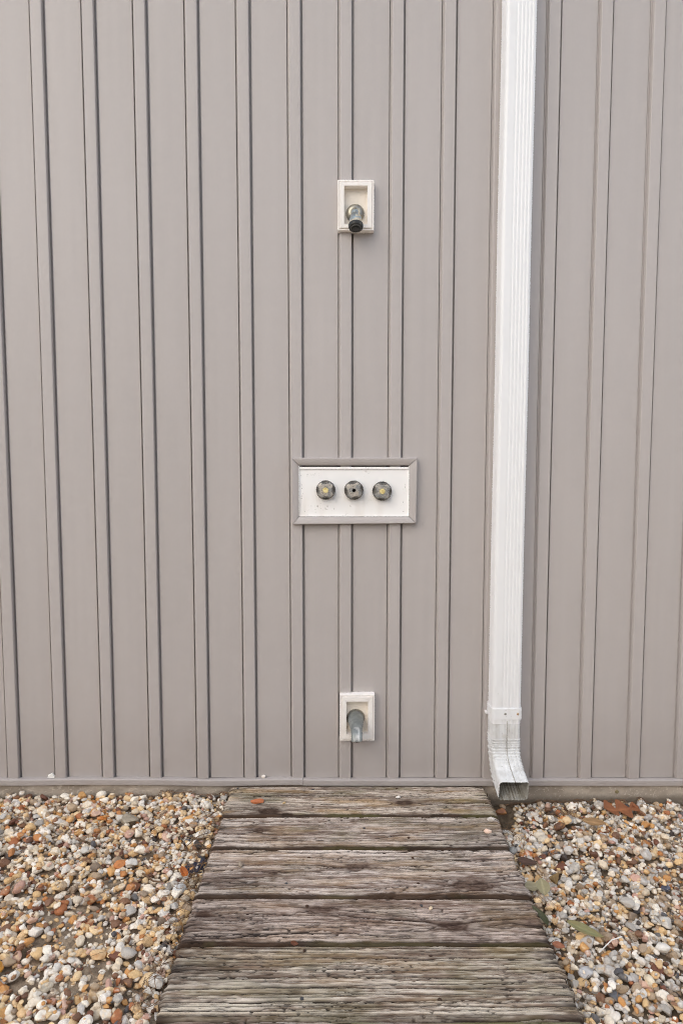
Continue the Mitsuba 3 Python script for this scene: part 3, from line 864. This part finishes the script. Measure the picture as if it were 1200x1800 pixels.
plank_top = []
for spec, nl in zip(planks, nails):
    m, c = plank(**spec)
    k = part(BW, "plank", m, "mat_wood", smooth=True, color=c)
    v = np.asarray(m.vertices)
    plank_top.append(v)
    for (ax, ay) in nl:
        near = np.argsort((v[:, 0] - ax) ** 2 + (v[:, 1] - ay) ** 2)[:40]
        z = float(np.sort(v[near, 2])[-8])
        ax = float(np.clip(ax, DX0 + 0.012, DX1 - 0.012))
        part(k, "nail_head", lathe([(0, -0.002), (0.0046, -0.002), (0.0046, 0.0003), (0.0034, 0.0010), (0, 0.0012)], 14, (0.05, 0.04, 1), (ax, ay, z)), "mat_rust" if (int(ax * 1000) % 3) else "mat_grey_nail", smooth=40)
for bx in (-0.30, 0.06, 0.42):
    part(BW, "joist", box(bx, bx + 0.04, -1.49, -0.04, -0.13, -0.0535), "mat_rust")


def plank_z(x, y):
    best = None
    for v in plank_top:
        if v[:, 1].min() - 0.002 <= y <= v[:, 1].max() + 0.002:
            d = (v[:, 0] - x) ** 2 + (v[:, 1] - y) ** 2
            n_ = np.argsort(d)[:60]
            best = float(np.percentile(v[n_, 2], 80))
    return best


# ------------------------------------------------------------------ pebbles
PAL = {
    "white": [S(233, 224, 209), S(224, 211, 191), S(230, 222, 211), S(214, 198, 174)],
    "lgrey": [S(206, 201, 193), S(192, 187, 181), S(176, 170, 162)],
    "cream": [S(222, 194, 152), S(214, 180, 132), S(208, 176, 134)],
    "orange": [S(194, 142, 88), S(178, 120, 72), S(204, 156, 100), S(166, 106, 70)],
    "brown": [S(120, 88, 68), S(106, 76, 60), S(134, 98, 74), S(108, 70, 54)],
    "taupe": [S(162, 142, 120), S(146, 128, 110), S(172, 150, 124)],
    "dark": [S(86, 84, 86), S(74, 66, 62), S(100, 97, 96)],
    "pink": [S(206, 172, 152), S(190, 152, 136)],
}


def pebble_shape(sub, r, angular):
    m = trimesh.creation.icosphere(subdivisions=sub)
    v = np.array(m.vertices)
    off = r.uniform(0, 90, 3)
    v = v * (1 + 0.34 * (meshkit.noise(v * 1.15 + off) - 0.5) + 0.12 * (meshkit.noise(v * 2.6 + off) - 0.5))[:, None]
    for _ in range(int(r.integers(3, 6) + 5 * angular)):
        n = r.normal(size=3)
        n /= np.linalg.norm(n)
        d = r.uniform(0.52, 0.78) if angular else r.uniform(0.66, 0.92)
        h = v @ n - d
        v = v - np.where(h > 0, h * (1.0 if angular else 0.85), 0)[:, None] * n
    v -= (v.max(0) + v.min(0)) / 2
    v /= (v.max(0) - v.min(0)) / 2
    return v, np.array(m.faces)


protos = {s: [pebble_shape(s, np.random.default_rng(100 + k), k % 5 < 4) for k in range(36)] for s in (1, 2)}


def pebble_colour(v, base, r, band=0.0):
    off = r.uniform(0, 200, 3)
    n1 = meshkit.noise(v * 1.6 + off)
    n2 = meshkit.noise(v * 5.0 + off)
    c = np.tile(base, (len(v), 1)) * (0.86 + 0.20 * n1 + 0.12 * n2)[:, None]
    if r.random() < 0.45:
        other = np.array(PAL[["cream", "orange", "taupe", "white"][int(r.integers(4))]][0])
        c = lerp(c, other, sstep(0.55, 0.8, meshkit.noise(v * 1.9 + off + 31)) * 0.6)
    return np.clip(c, 0.01, 0.9)


def rand_rot(r, tilt):
    a = r.uniform(0, 2 * np.pi)
    ax = r.normal(size=2)
    ax = np.array([ax[0], ax[1], 0]) / (np.linalg.norm(ax) + 1e-9)
    R1 = trimesh.transformations.rotation_matrix(a, [0, 0, 1])[:3, :3]
    R2 = trimesh.transformations.rotation_matrix(r.normal() * tilt, ax)[:3, :3]
    return R2 @ R1


CELL = 0.003
HX0, HX1, HY0, HY1 = -1.75, 1.75, -1.7, 0.0
hx, hy = np.arange(HX0, HX1, CELL), np.arange(HY0, HY1, CELL)
HMX, HMY = np.meshgrid(hx, hy)
HM = ground_h(HMX, HMY)


def in_view(x, y):
    d = np.stack([x, y - EYE[1], -0.03 - EYE[2] + 0 * x], -1)
    cz = d[:, 1] * math.cos(PITCH) - d[:, 2] * math.sin(PITCH)
    cy = d[:, 1] * math.sin(PITCH) + d[:, 2] * math.cos(PITCH)
    return (np.abs(d[:, 0] / cz) < 0.56) & (cy / cz > -0.84)


taken = []


def rest(x, y, a, b, c, grow=0.5, raise_map=True):
    """Drops an ellipsoid of half-axes a, b, c on the heap and returns its centre height."""
    rr = max(a, b)
    i0, i1 = max(int((x - rr - HX0) / CELL), 0), min(int((x + rr - HX0) / CELL) + 2, len(hx))
    j0, j1 = max(int((y - rr - HY0) / CELL), 0), min(int((y + rr - HY0) / CELL) + 2, len(hy))
    if i1 <= i0 or j1 <= j0:
        return None
    sx, sy = (hx[i0:i1] - x)[None], (hy[j0:j1] - y)[:, None]
    q = (sx ** 2 + sy ** 2) / (rr * (0.5 * (a + b) / rr)) ** 2
    w = q < 1
    if not w.any():
        return None
    sub = HM[j0:j1, i0:i1]
    z = np.percentile(sub[w], 62) + c * grow
    return z, (slice(j0, j1), slice(i0, i1)), w, np.sqrt(np.clip(1 - q, 0, 1)) * c * 0.9


pv, pc, pf, poff = [], [], [], 0


def emit(store, v, f, col):
    store[0].append(v)
    store[1].append(col)
    store[2].append(f + store[3])
    store[3] += len(v)


# pebbles one can single out: things of their own
named = [
    (-0.299, -0.148, 48, 26, 15, S(186, 112, 74), "flat orange pebble lying on the first plank", "deck", 0.1),
    (0.203, -0.111, 18, 13, 9, S(238, 234, 228), "small white stone on the first plank beside the knot", "deck", 0.4),
    (0.504, -0.265, 27, 18, 11, S(206, 198, 190), "pale grey stone on the right end of the second plank, nearest the wall", "deck", 0.2),
    (0.478, -0.339, 26, 18, 12, S(232, 200, 180), "pale pink stone near the right end of the second plank", "deck", 0.0),
    (-0.304, -0.521, 12, 28, 12, S(156, 142, 126), "upright taupe peg-shaped stone on the third plank", "deck", 0.3),
    (0.243, -0.714, 13, 9, 7, S(228, 206, 176), "tiny cream pebble on the fourth plank", "deck", 0.9),
    (-0.203, -0.154, 13, 9, 7, S(196, 168, 124), "tiny tan pebble near the knot of the first plank", "deck", 0.6),
    (0.588, -0.060, 44, 26, 22, S(150, 104, 80), "reddish brown stone in the dark soil below the downspout mouth", "ground", 0.1),
    (-0.728, -0.223, 60, 52, 30, S(150, 140, 124), "rough grey lump of concrete among the gravel near the wall", "ground", 0.2),
    (-0.833, -0.193, 42, 26, 22, S(192, 120, 56), "glossy orange brown stone left of the concrete lump", "ground", 0.1),
    (-0.813, -0.546, 26, 46, 20, S(190, 150, 96), "long ochre oval stone lying across the left gravel", "ground", -0.35),
    (-0.679, -0.484, 36, 30, 24, S(192, 126, 76), "rounded terracotta stone in the middle of the left gravel", "ground", 0.5),
    (-0.702, -0.414, 30, 38, 22, S(112, 74, 60), "dark chocolate brown oval stone in the left gravel", "ground", 0.4),
    (-0.608, -0.579, 42, 36, 22, S(124, 82, 60), "large brown three-cornered stone in the left gravel", "ground", 0.2),
    (-0.471, -0.600, 36, 44, 28, S(208, 208, 206), "large pale grey egg stone beside the fourth plank", "ground", -0.3),
    (-0.462, -0.298, 56, 32, 24, S(220, 216, 208), "long white stone leaning beside the second plank", "ground", 0.6),
    (0.667, -0.311, 36, 32, 26, S(196, 186, 170), "round pale stone right of the second plank", "ground", 0.2),
    (0.603, -0.377, 34, 36, 28, S(184, 118, 78), "rust orange egg stone right of the third plank's back corner", "ground", 0.0),
    (0.922, -0.315, 28, 32, 12, S(228, 222, 214), "flat white round pebble in the right gravel", "ground", 0.2),
    (0.787, -0.164, 38, 34, 28, S(204, 138, 90), "angular orange stone in the right gravel near the wall", "ground", 0.7),
    (0.560, -0.345, 28, 36, 22, S(160, 160, 158), "smooth grey stone touching the right end of the second plank", "ground", -0.5),
    (0.639, -0.975, 26, 38, 22, S(96, 98, 104), "dark slate grey stone in the right foreground gravel", "ground", 0.5),
    (0.741, -0.935, 22, 40, 22, S(216, 204, 180), "tall cream stone in the right foreground gravel", "ground", 0.1),
    (0.596, -0.902, 34, 36, 24, S(188, 188, 190), "pale grey rounded stone right of the fifth plank", "ground", 0.6),
    (0.958, -0.558, 28, 22, 18, S(88, 92, 108), "navy grey stone at the right edge of the gravel", "ground", 0.3),
    (-0.845, -0.905, 34, 44, 26, S(186, 128, 54), "ochre yellow stone at the left edge of the photo", "ground", 0.8),
    (-0.700, -0.960, 22, 38, 20, S(206, 196, 176), "long cream stone in the left foreground gravel", "ground", -0.7),
]
late = []
for (x, y, w, d, h, colr, lab, where, rot) in named:
    late.append((x, y, w, d, h, colr, lab, where, rot))

stones = []
prng = np.random.default_rng(41)
kinds = ["white", "lgrey", "cream", "orange", "brown", "taupe", "dark", "pink"]
pl_left = np.array([0.38, 0.10, 0.20, 0.11, 0.07, 0.07, 0.02, 0.05])
pl_right = np.array([0.27, 0.28, 0.12, 0.07, 0.06, 0.14, 0.03, 0.03])


def scatter(n, lo, hi, med, sig, x0, x1, y0, y1, fine):
    X, Y = prng.uniform(x0, x1, n), prng.uniform(y0, y1, n)
    vis = in_view(X, Y)  # those within the picture and a margin are modelled finer
    for k in range(n):
        if vis[k] != fine:
            continue
        x, y = X[k], Y[k]
        med_k = med * (0.96 if x > 0.5 else 1.0)
        L = float(np.clip(med_k * math.exp(prng.normal() * sig), lo, hi))
        sp = float(sand_patch(np.array(x), np.array(y)))
        if x < 0 and prng.random() < sp * 0.80:
            continue
        hole = math.exp(-(((x - 0.570) / 0.062) ** 2 + ((y + 0.09) / 0.13) ** 2))
        if prng.random() < hole * 1.25:
            continue
        if y > -0.035 and prng.random() < 0.55:
            continue
        a, b, c = L / 2, L / 2 * prng.uniform(0.55, 0.92), L / 2 * prng.uniform(0.42, 0.8)
        c = min(c, b)
        if DX0 - a * 0.80 < x < DX1 + a * 0.80 and y > -1.51:
            continue
        if y > -0.014 - a * 0.7:
            continue
        got = rest(x, y, a, b, c, 0.42)
        if got is None:
            continue
        z, sl, w, bump = got
        if z > ground_h(x, y) + (0.036 if x > 0.5 else 0.030):
            continue
        HM[sl] = np.where(w, np.maximum(HM[sl], z + bump), HM[sl])
        s = 2 if (fine and L > 0.0185) else 1
        v0, f = protos[s][int(prng.integers(36))]
        kind = kinds[int(np.searchsorted(np.cumsum(pl_left if x < 0 else pl_right), prng.random() * 0.999))]
        base = np.array(PAL[kind][int(prng.integers(len(PAL[kind])))]) * prng.uniform(0.82, 1.08)
        col = pebble_colour(v0, base, prng)
        v = (v0 * [a, b, c]) @ rand_rot(prng, 0.38).T + [x, y, z]
        stones.append((x, y, z, c, v, f, col))


def drop_named(items):
    for (x, y, w, d, h, colr, lab, where, rot) in items:
        r = np.random.default_rng(int(abs(x) * 9000 + abs(y) * 700))
        v0, f = pebble_shape(3, r, "angular" in lab or "lump" in lab or "three" in lab)
        a, b, c = w / 2000, d / 2000, h / 2000
        if where == "deck":
            z = plank_z(x, y) + c * 0.85
        else:
            z, sl, wm, bump = rest(x, y, a, b, c, 0.62)
            HM[sl] = np.where(wm, np.maximum(HM[sl], z + bump + 0.01), HM[sl])
        R = trimesh.transformations.rotation_matrix(rot, [0, 0, 1])[:3, :3]
        v = (v0 * [a, b, c]) @ R.T + [x, y, z]
        col = pebble_colour(v0, np.array(colr), r)
        if "lump" in lab:
            v = v + 0.0016 * (meshkit.noise(v * 380)[:, None] - 0.5)
            col = col * (0.75 + 0.5 * meshkit.noise(v * 420)[:, None])
        k = numbered("pebble")
        scene[k] = mikit.ply(trimesh.Trimesh(v, f, process=False), "mat_pebble", smooth=True, color=np.clip(col, 0.01, 0.92))
        tag(k, lab, "stone")


# lower layer of small stones, then the named ones, then the bulk, then a few on top
scatter(13000, 0.006, 0.016, 0.010, 0.3, -1.25, 1.25, -1.35, -0.010, True)
scatter(12000, 0.010, 0.040, 0.0188, 0.33, -1.25, 1.25, -1.35, -0.010, True)
drop_named([q for q in late if q[7] == "ground"])
scatter(13000, 0.008, 0.040, 0.0160, 0.42, -1.25, 1.25, -1.35, -0.010, True)
drop_named([q for q in late if q[7] == "deck"])
HM[:] = np.minimum(HM, ground_h(HMX, HMY) + 0.05)
scatter(8000, 0.012, 0.030, 0.018, 0.30, -1.65, 1.65, -1.62, -0.010, False)
scatter(11000, 0.010, 0.044, 0.023, 0.32, -1.65, 1.65, -1.62, -0.010, False)
store_near = [[], [], [], 0]
for (x, y, z, c, v, f, col) in stones:
    i, j = int((x - HX0) / CELL), int((y - HY0) / CELL)
    if np.percentile(HM[max(j - 2, 0):j + 3, max(i - 2, 0):i + 3], 20) < z + c + 0.0045:   # stones buried under others are left out
        emit(store_near, v, f, col)
GV, GC, GF = np.vstack(store_near[0]), np.vstack(store_near[1]), np.vstack(store_near[2])
scene["gravel"] = mikit.ply(trimesh.Trimesh(GV, GF, process=False), "mat_pebble", smooth=True, color=GC)
tag("gravel", "loose river gravel in white, cream, grey, orange and brown", "gravel", kind="stuff")
print("gravel triangles", len(GF))


def heap_z(x, y):
    i, j = int((x - HX0) / CELL), int((y - HY0) / CELL)
    return float(HM[max(j - 2, 0):j + 3, max(i - 2, 0):i + 3].max())


# small stones resting on the trim ledge
def ledge_chip():
    p = np.array([[-0.0135, 0, 0], [0.0135, 0, 0], [0.0145, 0, 0.004], [0.004, 0, 0.0135], [-0.0125, 0, 0.0065]])
    lo = np.hstack([p[:, :1], np.full((5, 1), 0.002), p[:, 2:]])
    hi = np.hstack([p[:, :1] * 0.9, np.full((5, 1), -0.005), p[:, 2:] * 0.92])
    return trimesh.convex.convex_hull(np.vstack([lo, hi]))


k = "paint_chip"
m = ledge_chip()
m.apply_scale([1.0, 1.0, 1.35])
m.apply_translation([-1.087, -0.008, 0.0285])
scene[k] = mikit.ply(m, "mat_white_chip")
tag(k, "angular white flake standing on the base trim at the far left", "flake")
v0, f = pebble_shape(2, np.random.default_rng(5), False)
k = numbered("pebble")
v = v0 * [0.0085, 0.006, 0.0065] + [-0.292, -0.0105, 0.0330]
scene[k] = mikit.ply(trimesh.Trimesh(v, f, process=False), "mat_pebble", smooth=True, color=pebble_colour(v0, np.array(S(236, 228, 220)), np.random.default_rng(5)))
tag(k, "small white pebble perched on the base trim left of the board walk", "stone")


# ------------------------------------------------------------------ leaves, twigs, needles
def leaf_mesh(L, W, curl, fold, base_col, tip_col, r, lobes=0, n=26, m=9, thick=0.0006):
    u = np.linspace(0, 1, n)
    half = W / 2 * np.sin(np.pi * u ** 0.85) ** 0.8
    if lobes:
        half = W / 2 * (0.16 + np.abs(np.sin(np.pi * u * lobes)) ** 1.3 * np.sin(np.pi * np.clip(u * 0.93 + 0.05, 0, 1)) ** 0.5)
        half[0] = half[-1] = 0.001
    half = half * (1 + 0.12 * (N(u * 12, L * 900) - 0.5)) + 0.0004
    s = np.linspace(-1, 1, m)
    U, Sg = np.meshgrid(u, s, indexing="ij")
    X = (U - 0.5) * L
    Y = Sg * half[:, None]
    Z = fold * np.abs(Sg) * half[:, None] + curl * L * (U - 0.5) ** 2 * 2 + 0.05 * L * (FB(U * 3, Sg * 2, L * 77, 2) - 0.5)
    c = lerp(np.broadcast_to(base_col, U.shape + (3,)), np.array(tip_col), sstep(0.2, 1.0, FB(U * 4, Sg * 2.5, L * 50, 3)))
    c = lerp(c, np.array(base_col) * 1.35, sstep(0.14, 0.03, np.abs(Sg)) * 0.7)
    top = np.stack([X, Y, Z], -1).reshape(-1, 3)
    bot = top - [0, 0, thick]
    F = grid_faces(n, m)
    rim = np.concatenate([np.arange(m), m - 1 + m * np.arange(1, n), (n - 1) * m + np.arange(m - 2, -1, -1), m * np.arange(n - 2, 0, -1)])
    rn = np.roll(rim, -1)
    o = len(top)
    F = np.vstack([F, F[:, ::-1] + o, np.stack([rim, rim + o, rn + o], 1), np.stack([rim, rn + o, rn], 1)])
    cc = np.vstack([c.reshape(-1, 3)] * 2)
    return np.vstack([top, bot]), F, cc


def leaf(x, y, L, W, yaw, pitch, rollv, curl, fold, c0, c1, label, lift=0.006, lobes=0, seed=1, cat="leaf"):
    v, f, c = leaf_mesh(L, W, curl, fold, np.array(c0), np.array(c1), None, lobes)
    R = trimesh.transformations.euler_matrix(rollv, pitch, yaw, "sxyz")[:3, :3]
    z = heap_z(x, y) + lift if not (DX0 < x < DX1) else plank_z(x, y) + lift
    v = v @ R.T + [x, y, z]
    k = numbered("fallen_leaf")
    scene[k] = mikit.ply(trimesh.Trimesh(v, f, process=False), "mat_leaf", smooth=True, color=np.clip(c, 0.005, 0.9))
    tag(k, label, cat)


OL0, OL1 = S(142, 136, 112), S(150, 140, 112)
leaf(1.000, -0.125, 0.130, 0.095, 0.15, 0.05, 0.12, 0.16, 0.15, S(142, 92, 62), S(116, 70, 46), "orange brown lobed oak leaf on the gravel against the right footing", 0.010, lobes=2.5)
leaf(0.556, -0.579, 0.050, 0.034, 0.25, 0.10, 0.25, 0.1, 0.2, OL0, OL1, "pale olive leaf half under the edge of the third plank", 0.008)
leaf(0.576, -0.618, 0.064, 0.038, 1.45, -0.15, 0.0, 0.1, 0.45, S(150, 142, 112), S(136, 130, 102), "broad folded olive leaf pointing down beside the fourth plank", 0.014)
leaf(0.622, -0.560, 0.078, 0.026, 1.05, 0.25, 0.5, 0.5, 0.3, S(112, 90, 58), S(140, 114, 72), "curled brown leaf standing up behind the folded olive leaf", 0.016)
leaf(0.634, -0.796, 0.094, 0.026, -0.55, 0.1, 0.35, 0.12, 0.25, S(120, 122, 88), S(132, 116, 78), "slender green leaf lying on the right gravel", 0.010)
leaf(0.556, -0.826, 0.032, 0.022, -0.5, 0.0, 0.1, 0.1, 0.1, S(150, 98, 74), S(132, 84, 62), "rust red leaf scrap at the right corner between the fourth and fifth planks", 0.016)
leaf(-0.459, -0.566, 0.042, 0.020, -0.95, 0.2, 0.3, 0.7, 0.6, S(168, 96, 46), S(136, 74, 34), "curled orange leaf beside the left end of the third plank", 0.012)
leaf(0.547, -0.735, 0.074, 0.016, -1.25, 0.1, 0.9, 0.6, 0.3, S(66, 70, 52), S(88, 88, 66), "dark narrow leaf curled along the right end of the fourth plank", 0.022)
leaf(-0.120, -0.848, 0.022, 0.010, 0.3, 0.4, 0.9, 0.2, 0.3, S(112, 70, 50), S(92, 56, 42), "rust brown leaf scrap wedged in the gap before the fifth plank", 0.004)
leaf(1.062, -0.100, 0.048, 0.030, 0.9, 0.3, 0.5, 0.4, 0.3, S(126, 66, 36), S(104, 54, 32), "dark rust curled leaf beside the footing at the right", 0.010)
leaf(0.868, -0.224, 0.080, 0.026, -0.30, 0.0, 0.6, 0.2, 0.5, S(150, 120, 86), S(132, 102, 70), "tan folded dry leaf lying in the right gravel near the wall", 0.012)
leaf(0.575, -0.455, 0.060, 0.030, -0.2, 0.1, 0.2, 0.1, 0.2, S(82, 62, 54), S(70, 54, 46), "dark brown flat leaf at the right end of the third plank", 0.014)


def twig(points, r0, r1, label):
    p = np.array(points, float)
    t = np.linspace(0, 1, len(p))
    tt_ = np.linspace(0, 1, 16)
    q = np.stack([np.interp(tt_, t, p[:, k]) for k in range(3)], 1)
    q[:, :2] += 0.002 * (np.stack([N(tt_ * 6, p[0, 0] * 90), N(tt_ * 6, p[0, 1] * 90 + 7)], 1) - 0.5)
    k = numbered("twig")
    scene[k] = mikit.ply(tube(q, np.linspace(r0, r1, 16), 7), "mat_needle", smooth=True)
    tag(k, label, "twig")


def hz(x, y, l=0.004):
    return (x, y, heap_z(x, y) + l)


twig([hz(-0.625, -0.505), hz(-0.585, -0.535, 0.012), hz(-0.555, -0.565, 0.010), hz(-0.525, -0.565)], 0.0036, 0.0018, "thick dark brown twig on the left gravel near the brown stone")
twig([hz(-0.475, -0.185), hz(-0.445, -0.215, 0.008), hz(-0.425, -0.245)], 0.0022, 0.0014, "short brown twig beside the first plank's left end")
twig([hz(-0.600, -0.330), hz(-0.54, -0.318, 0.008), hz(-0.47, -0.325, 0.008), hz(-0.43, -0.33)], 0.0013, 0.0008, "long thin twig across the gravel left of the second plank")
twig([hz(-0.500, -0.400), hz(-0.465, -0.355, 0.010), hz(-0.435, -0.315, 0.008)], 0.0018, 0.0010, "thin tan twig slanting towards the long white stone")
twig([hz(-0.9, -1.00), hz(-0.86, -0.965, 0.008), hz(-0.82, -0.93)], 0.0030, 0.0022, "dry brown twig in the left foreground gravel")
twig([(-0.418, -0.455, -0.018), (-0.424, -0.50, -0.010), (-0.430, -0.55, -0.016)], 0.0016, 0.001, "thin twig lying along the left end of the third plank")
k = "grass_straw"
scene[k] = mikit.ply(tube([hz(0.655, -0.838, 0.010), hz(0.69, -0.828, 0.013), hz(0.722, -0.815, 0.010)], 0.0014, 6), "mat_white_chip", smooth=True)
tag(k, "white piece of straw lying on the right gravel", "straw")

# scrap of dark plastic sheet beside the third plank
r = np.random.default_rng(3)
n_, m_ = 24, 20
U, Vv = np.meshgrid(np.linspace(0, 1, n_), np.linspace(0, 1, m_), indexing="ij")
sx = -0.452 + (U - 0.5) * 0.055 + 0.006 * (FB(U * 3, Vv * 3, 1) - 0.5) + 0.012 * (Vv - 0.5)
sy = -0.487 + (Vv - 0.5) * 0.060 + 0.02 * (N(U * 4, Vv * 4, 2) - 0.5)
sz = np.vectorize(heap_z)(sx, sy) * 0.6 + 0.4 * heap_z(-0.452, -0.487) - 0.002 + 0.014 * (FB(U * 5, Vv * 5, 5, 3) - 0.45)
top = np.stack([sx, sy, sz], -1).reshape(-1, 3)
F = grid_faces(n_, m_)
scene["plastic_scrap"] = mikit.ply(trimesh.Trimesh(np.vstack([top, top - [0, 0, 0.0008]]), np.vstack([F, F[:, ::-1] + len(top)]), process=False), "mat_scrap", smooth=True)
tag("plastic_scrap", "crumpled dark plastic scrap in the gravel beside the third plank's left end", "plastic scrap")

# dry needles and rootlets gathered along the wall and the walk
nr = np.random.default_rng(17)
store = [[], [], [], 0]
zones = [(0.60, 1.15, -0.045, -0.012, 130), (-0.75, -0.42, -0.05, -0.012, 70), (-0.470, -0.415, -1.05, -0.15, 190), (-0.85, -0.44, -0.5, -0.1, 55), (0.535, 0.60, -1.05, -0.1, 80), (-1.15, -0.5, -1.05, -0.1, 40), (0.6, 1.1, -1.0, -0.1, 26), (0.72, 0.85, -0.18, -0.10, 40)]
for (x0, x1, y0, y1, n) in zones:
    for _ in range(n):
        x, y, a, L = nr.uniform(x0, x1), nr.uniform(y0, y1), nr.uniform(0, np.pi), nr.uniform(0.012, 0.055)
        pts = []
        bend = nr.normal() * 0.5
        for t in np.linspace(-0.5, 0.5, 5):
            px, py = x + math.cos(a + bend * t) * L * t, min(y + math.sin(a + bend * t) * L * t, -0.012)
            if DX0 - 0.002 < px < DX1 + 0.002:
                px = DX0 - 0.003 if px < 0 else DX1 + 0.003
            pts.append((px, py, heap_z(px, py) + 0.002 + 0.004 * nr.random()))
        pts = np.array(pts)
        pts[:, 2] = 0.5 * pts[:, 2] + 0.5 * pts[:, 2].mean()
        tb = tube(pts, nr.uniform(0.0005, 0.0010), 4)
        emit(store, np.asarray(tb.vertices), np.asarray(tb.faces), np.zeros((len(tb.vertices), 3)))
scene["dry_needles"] = mikit.ply(trimesh.Trimesh(np.vstack(store[0]), np.vstack(store[2]), process=False), "mat_needle", smooth=False)
tag("dry_needles", "dry brown needles and rootlets caught in the gravel along wall and planks", "dry needles", kind="stuff")
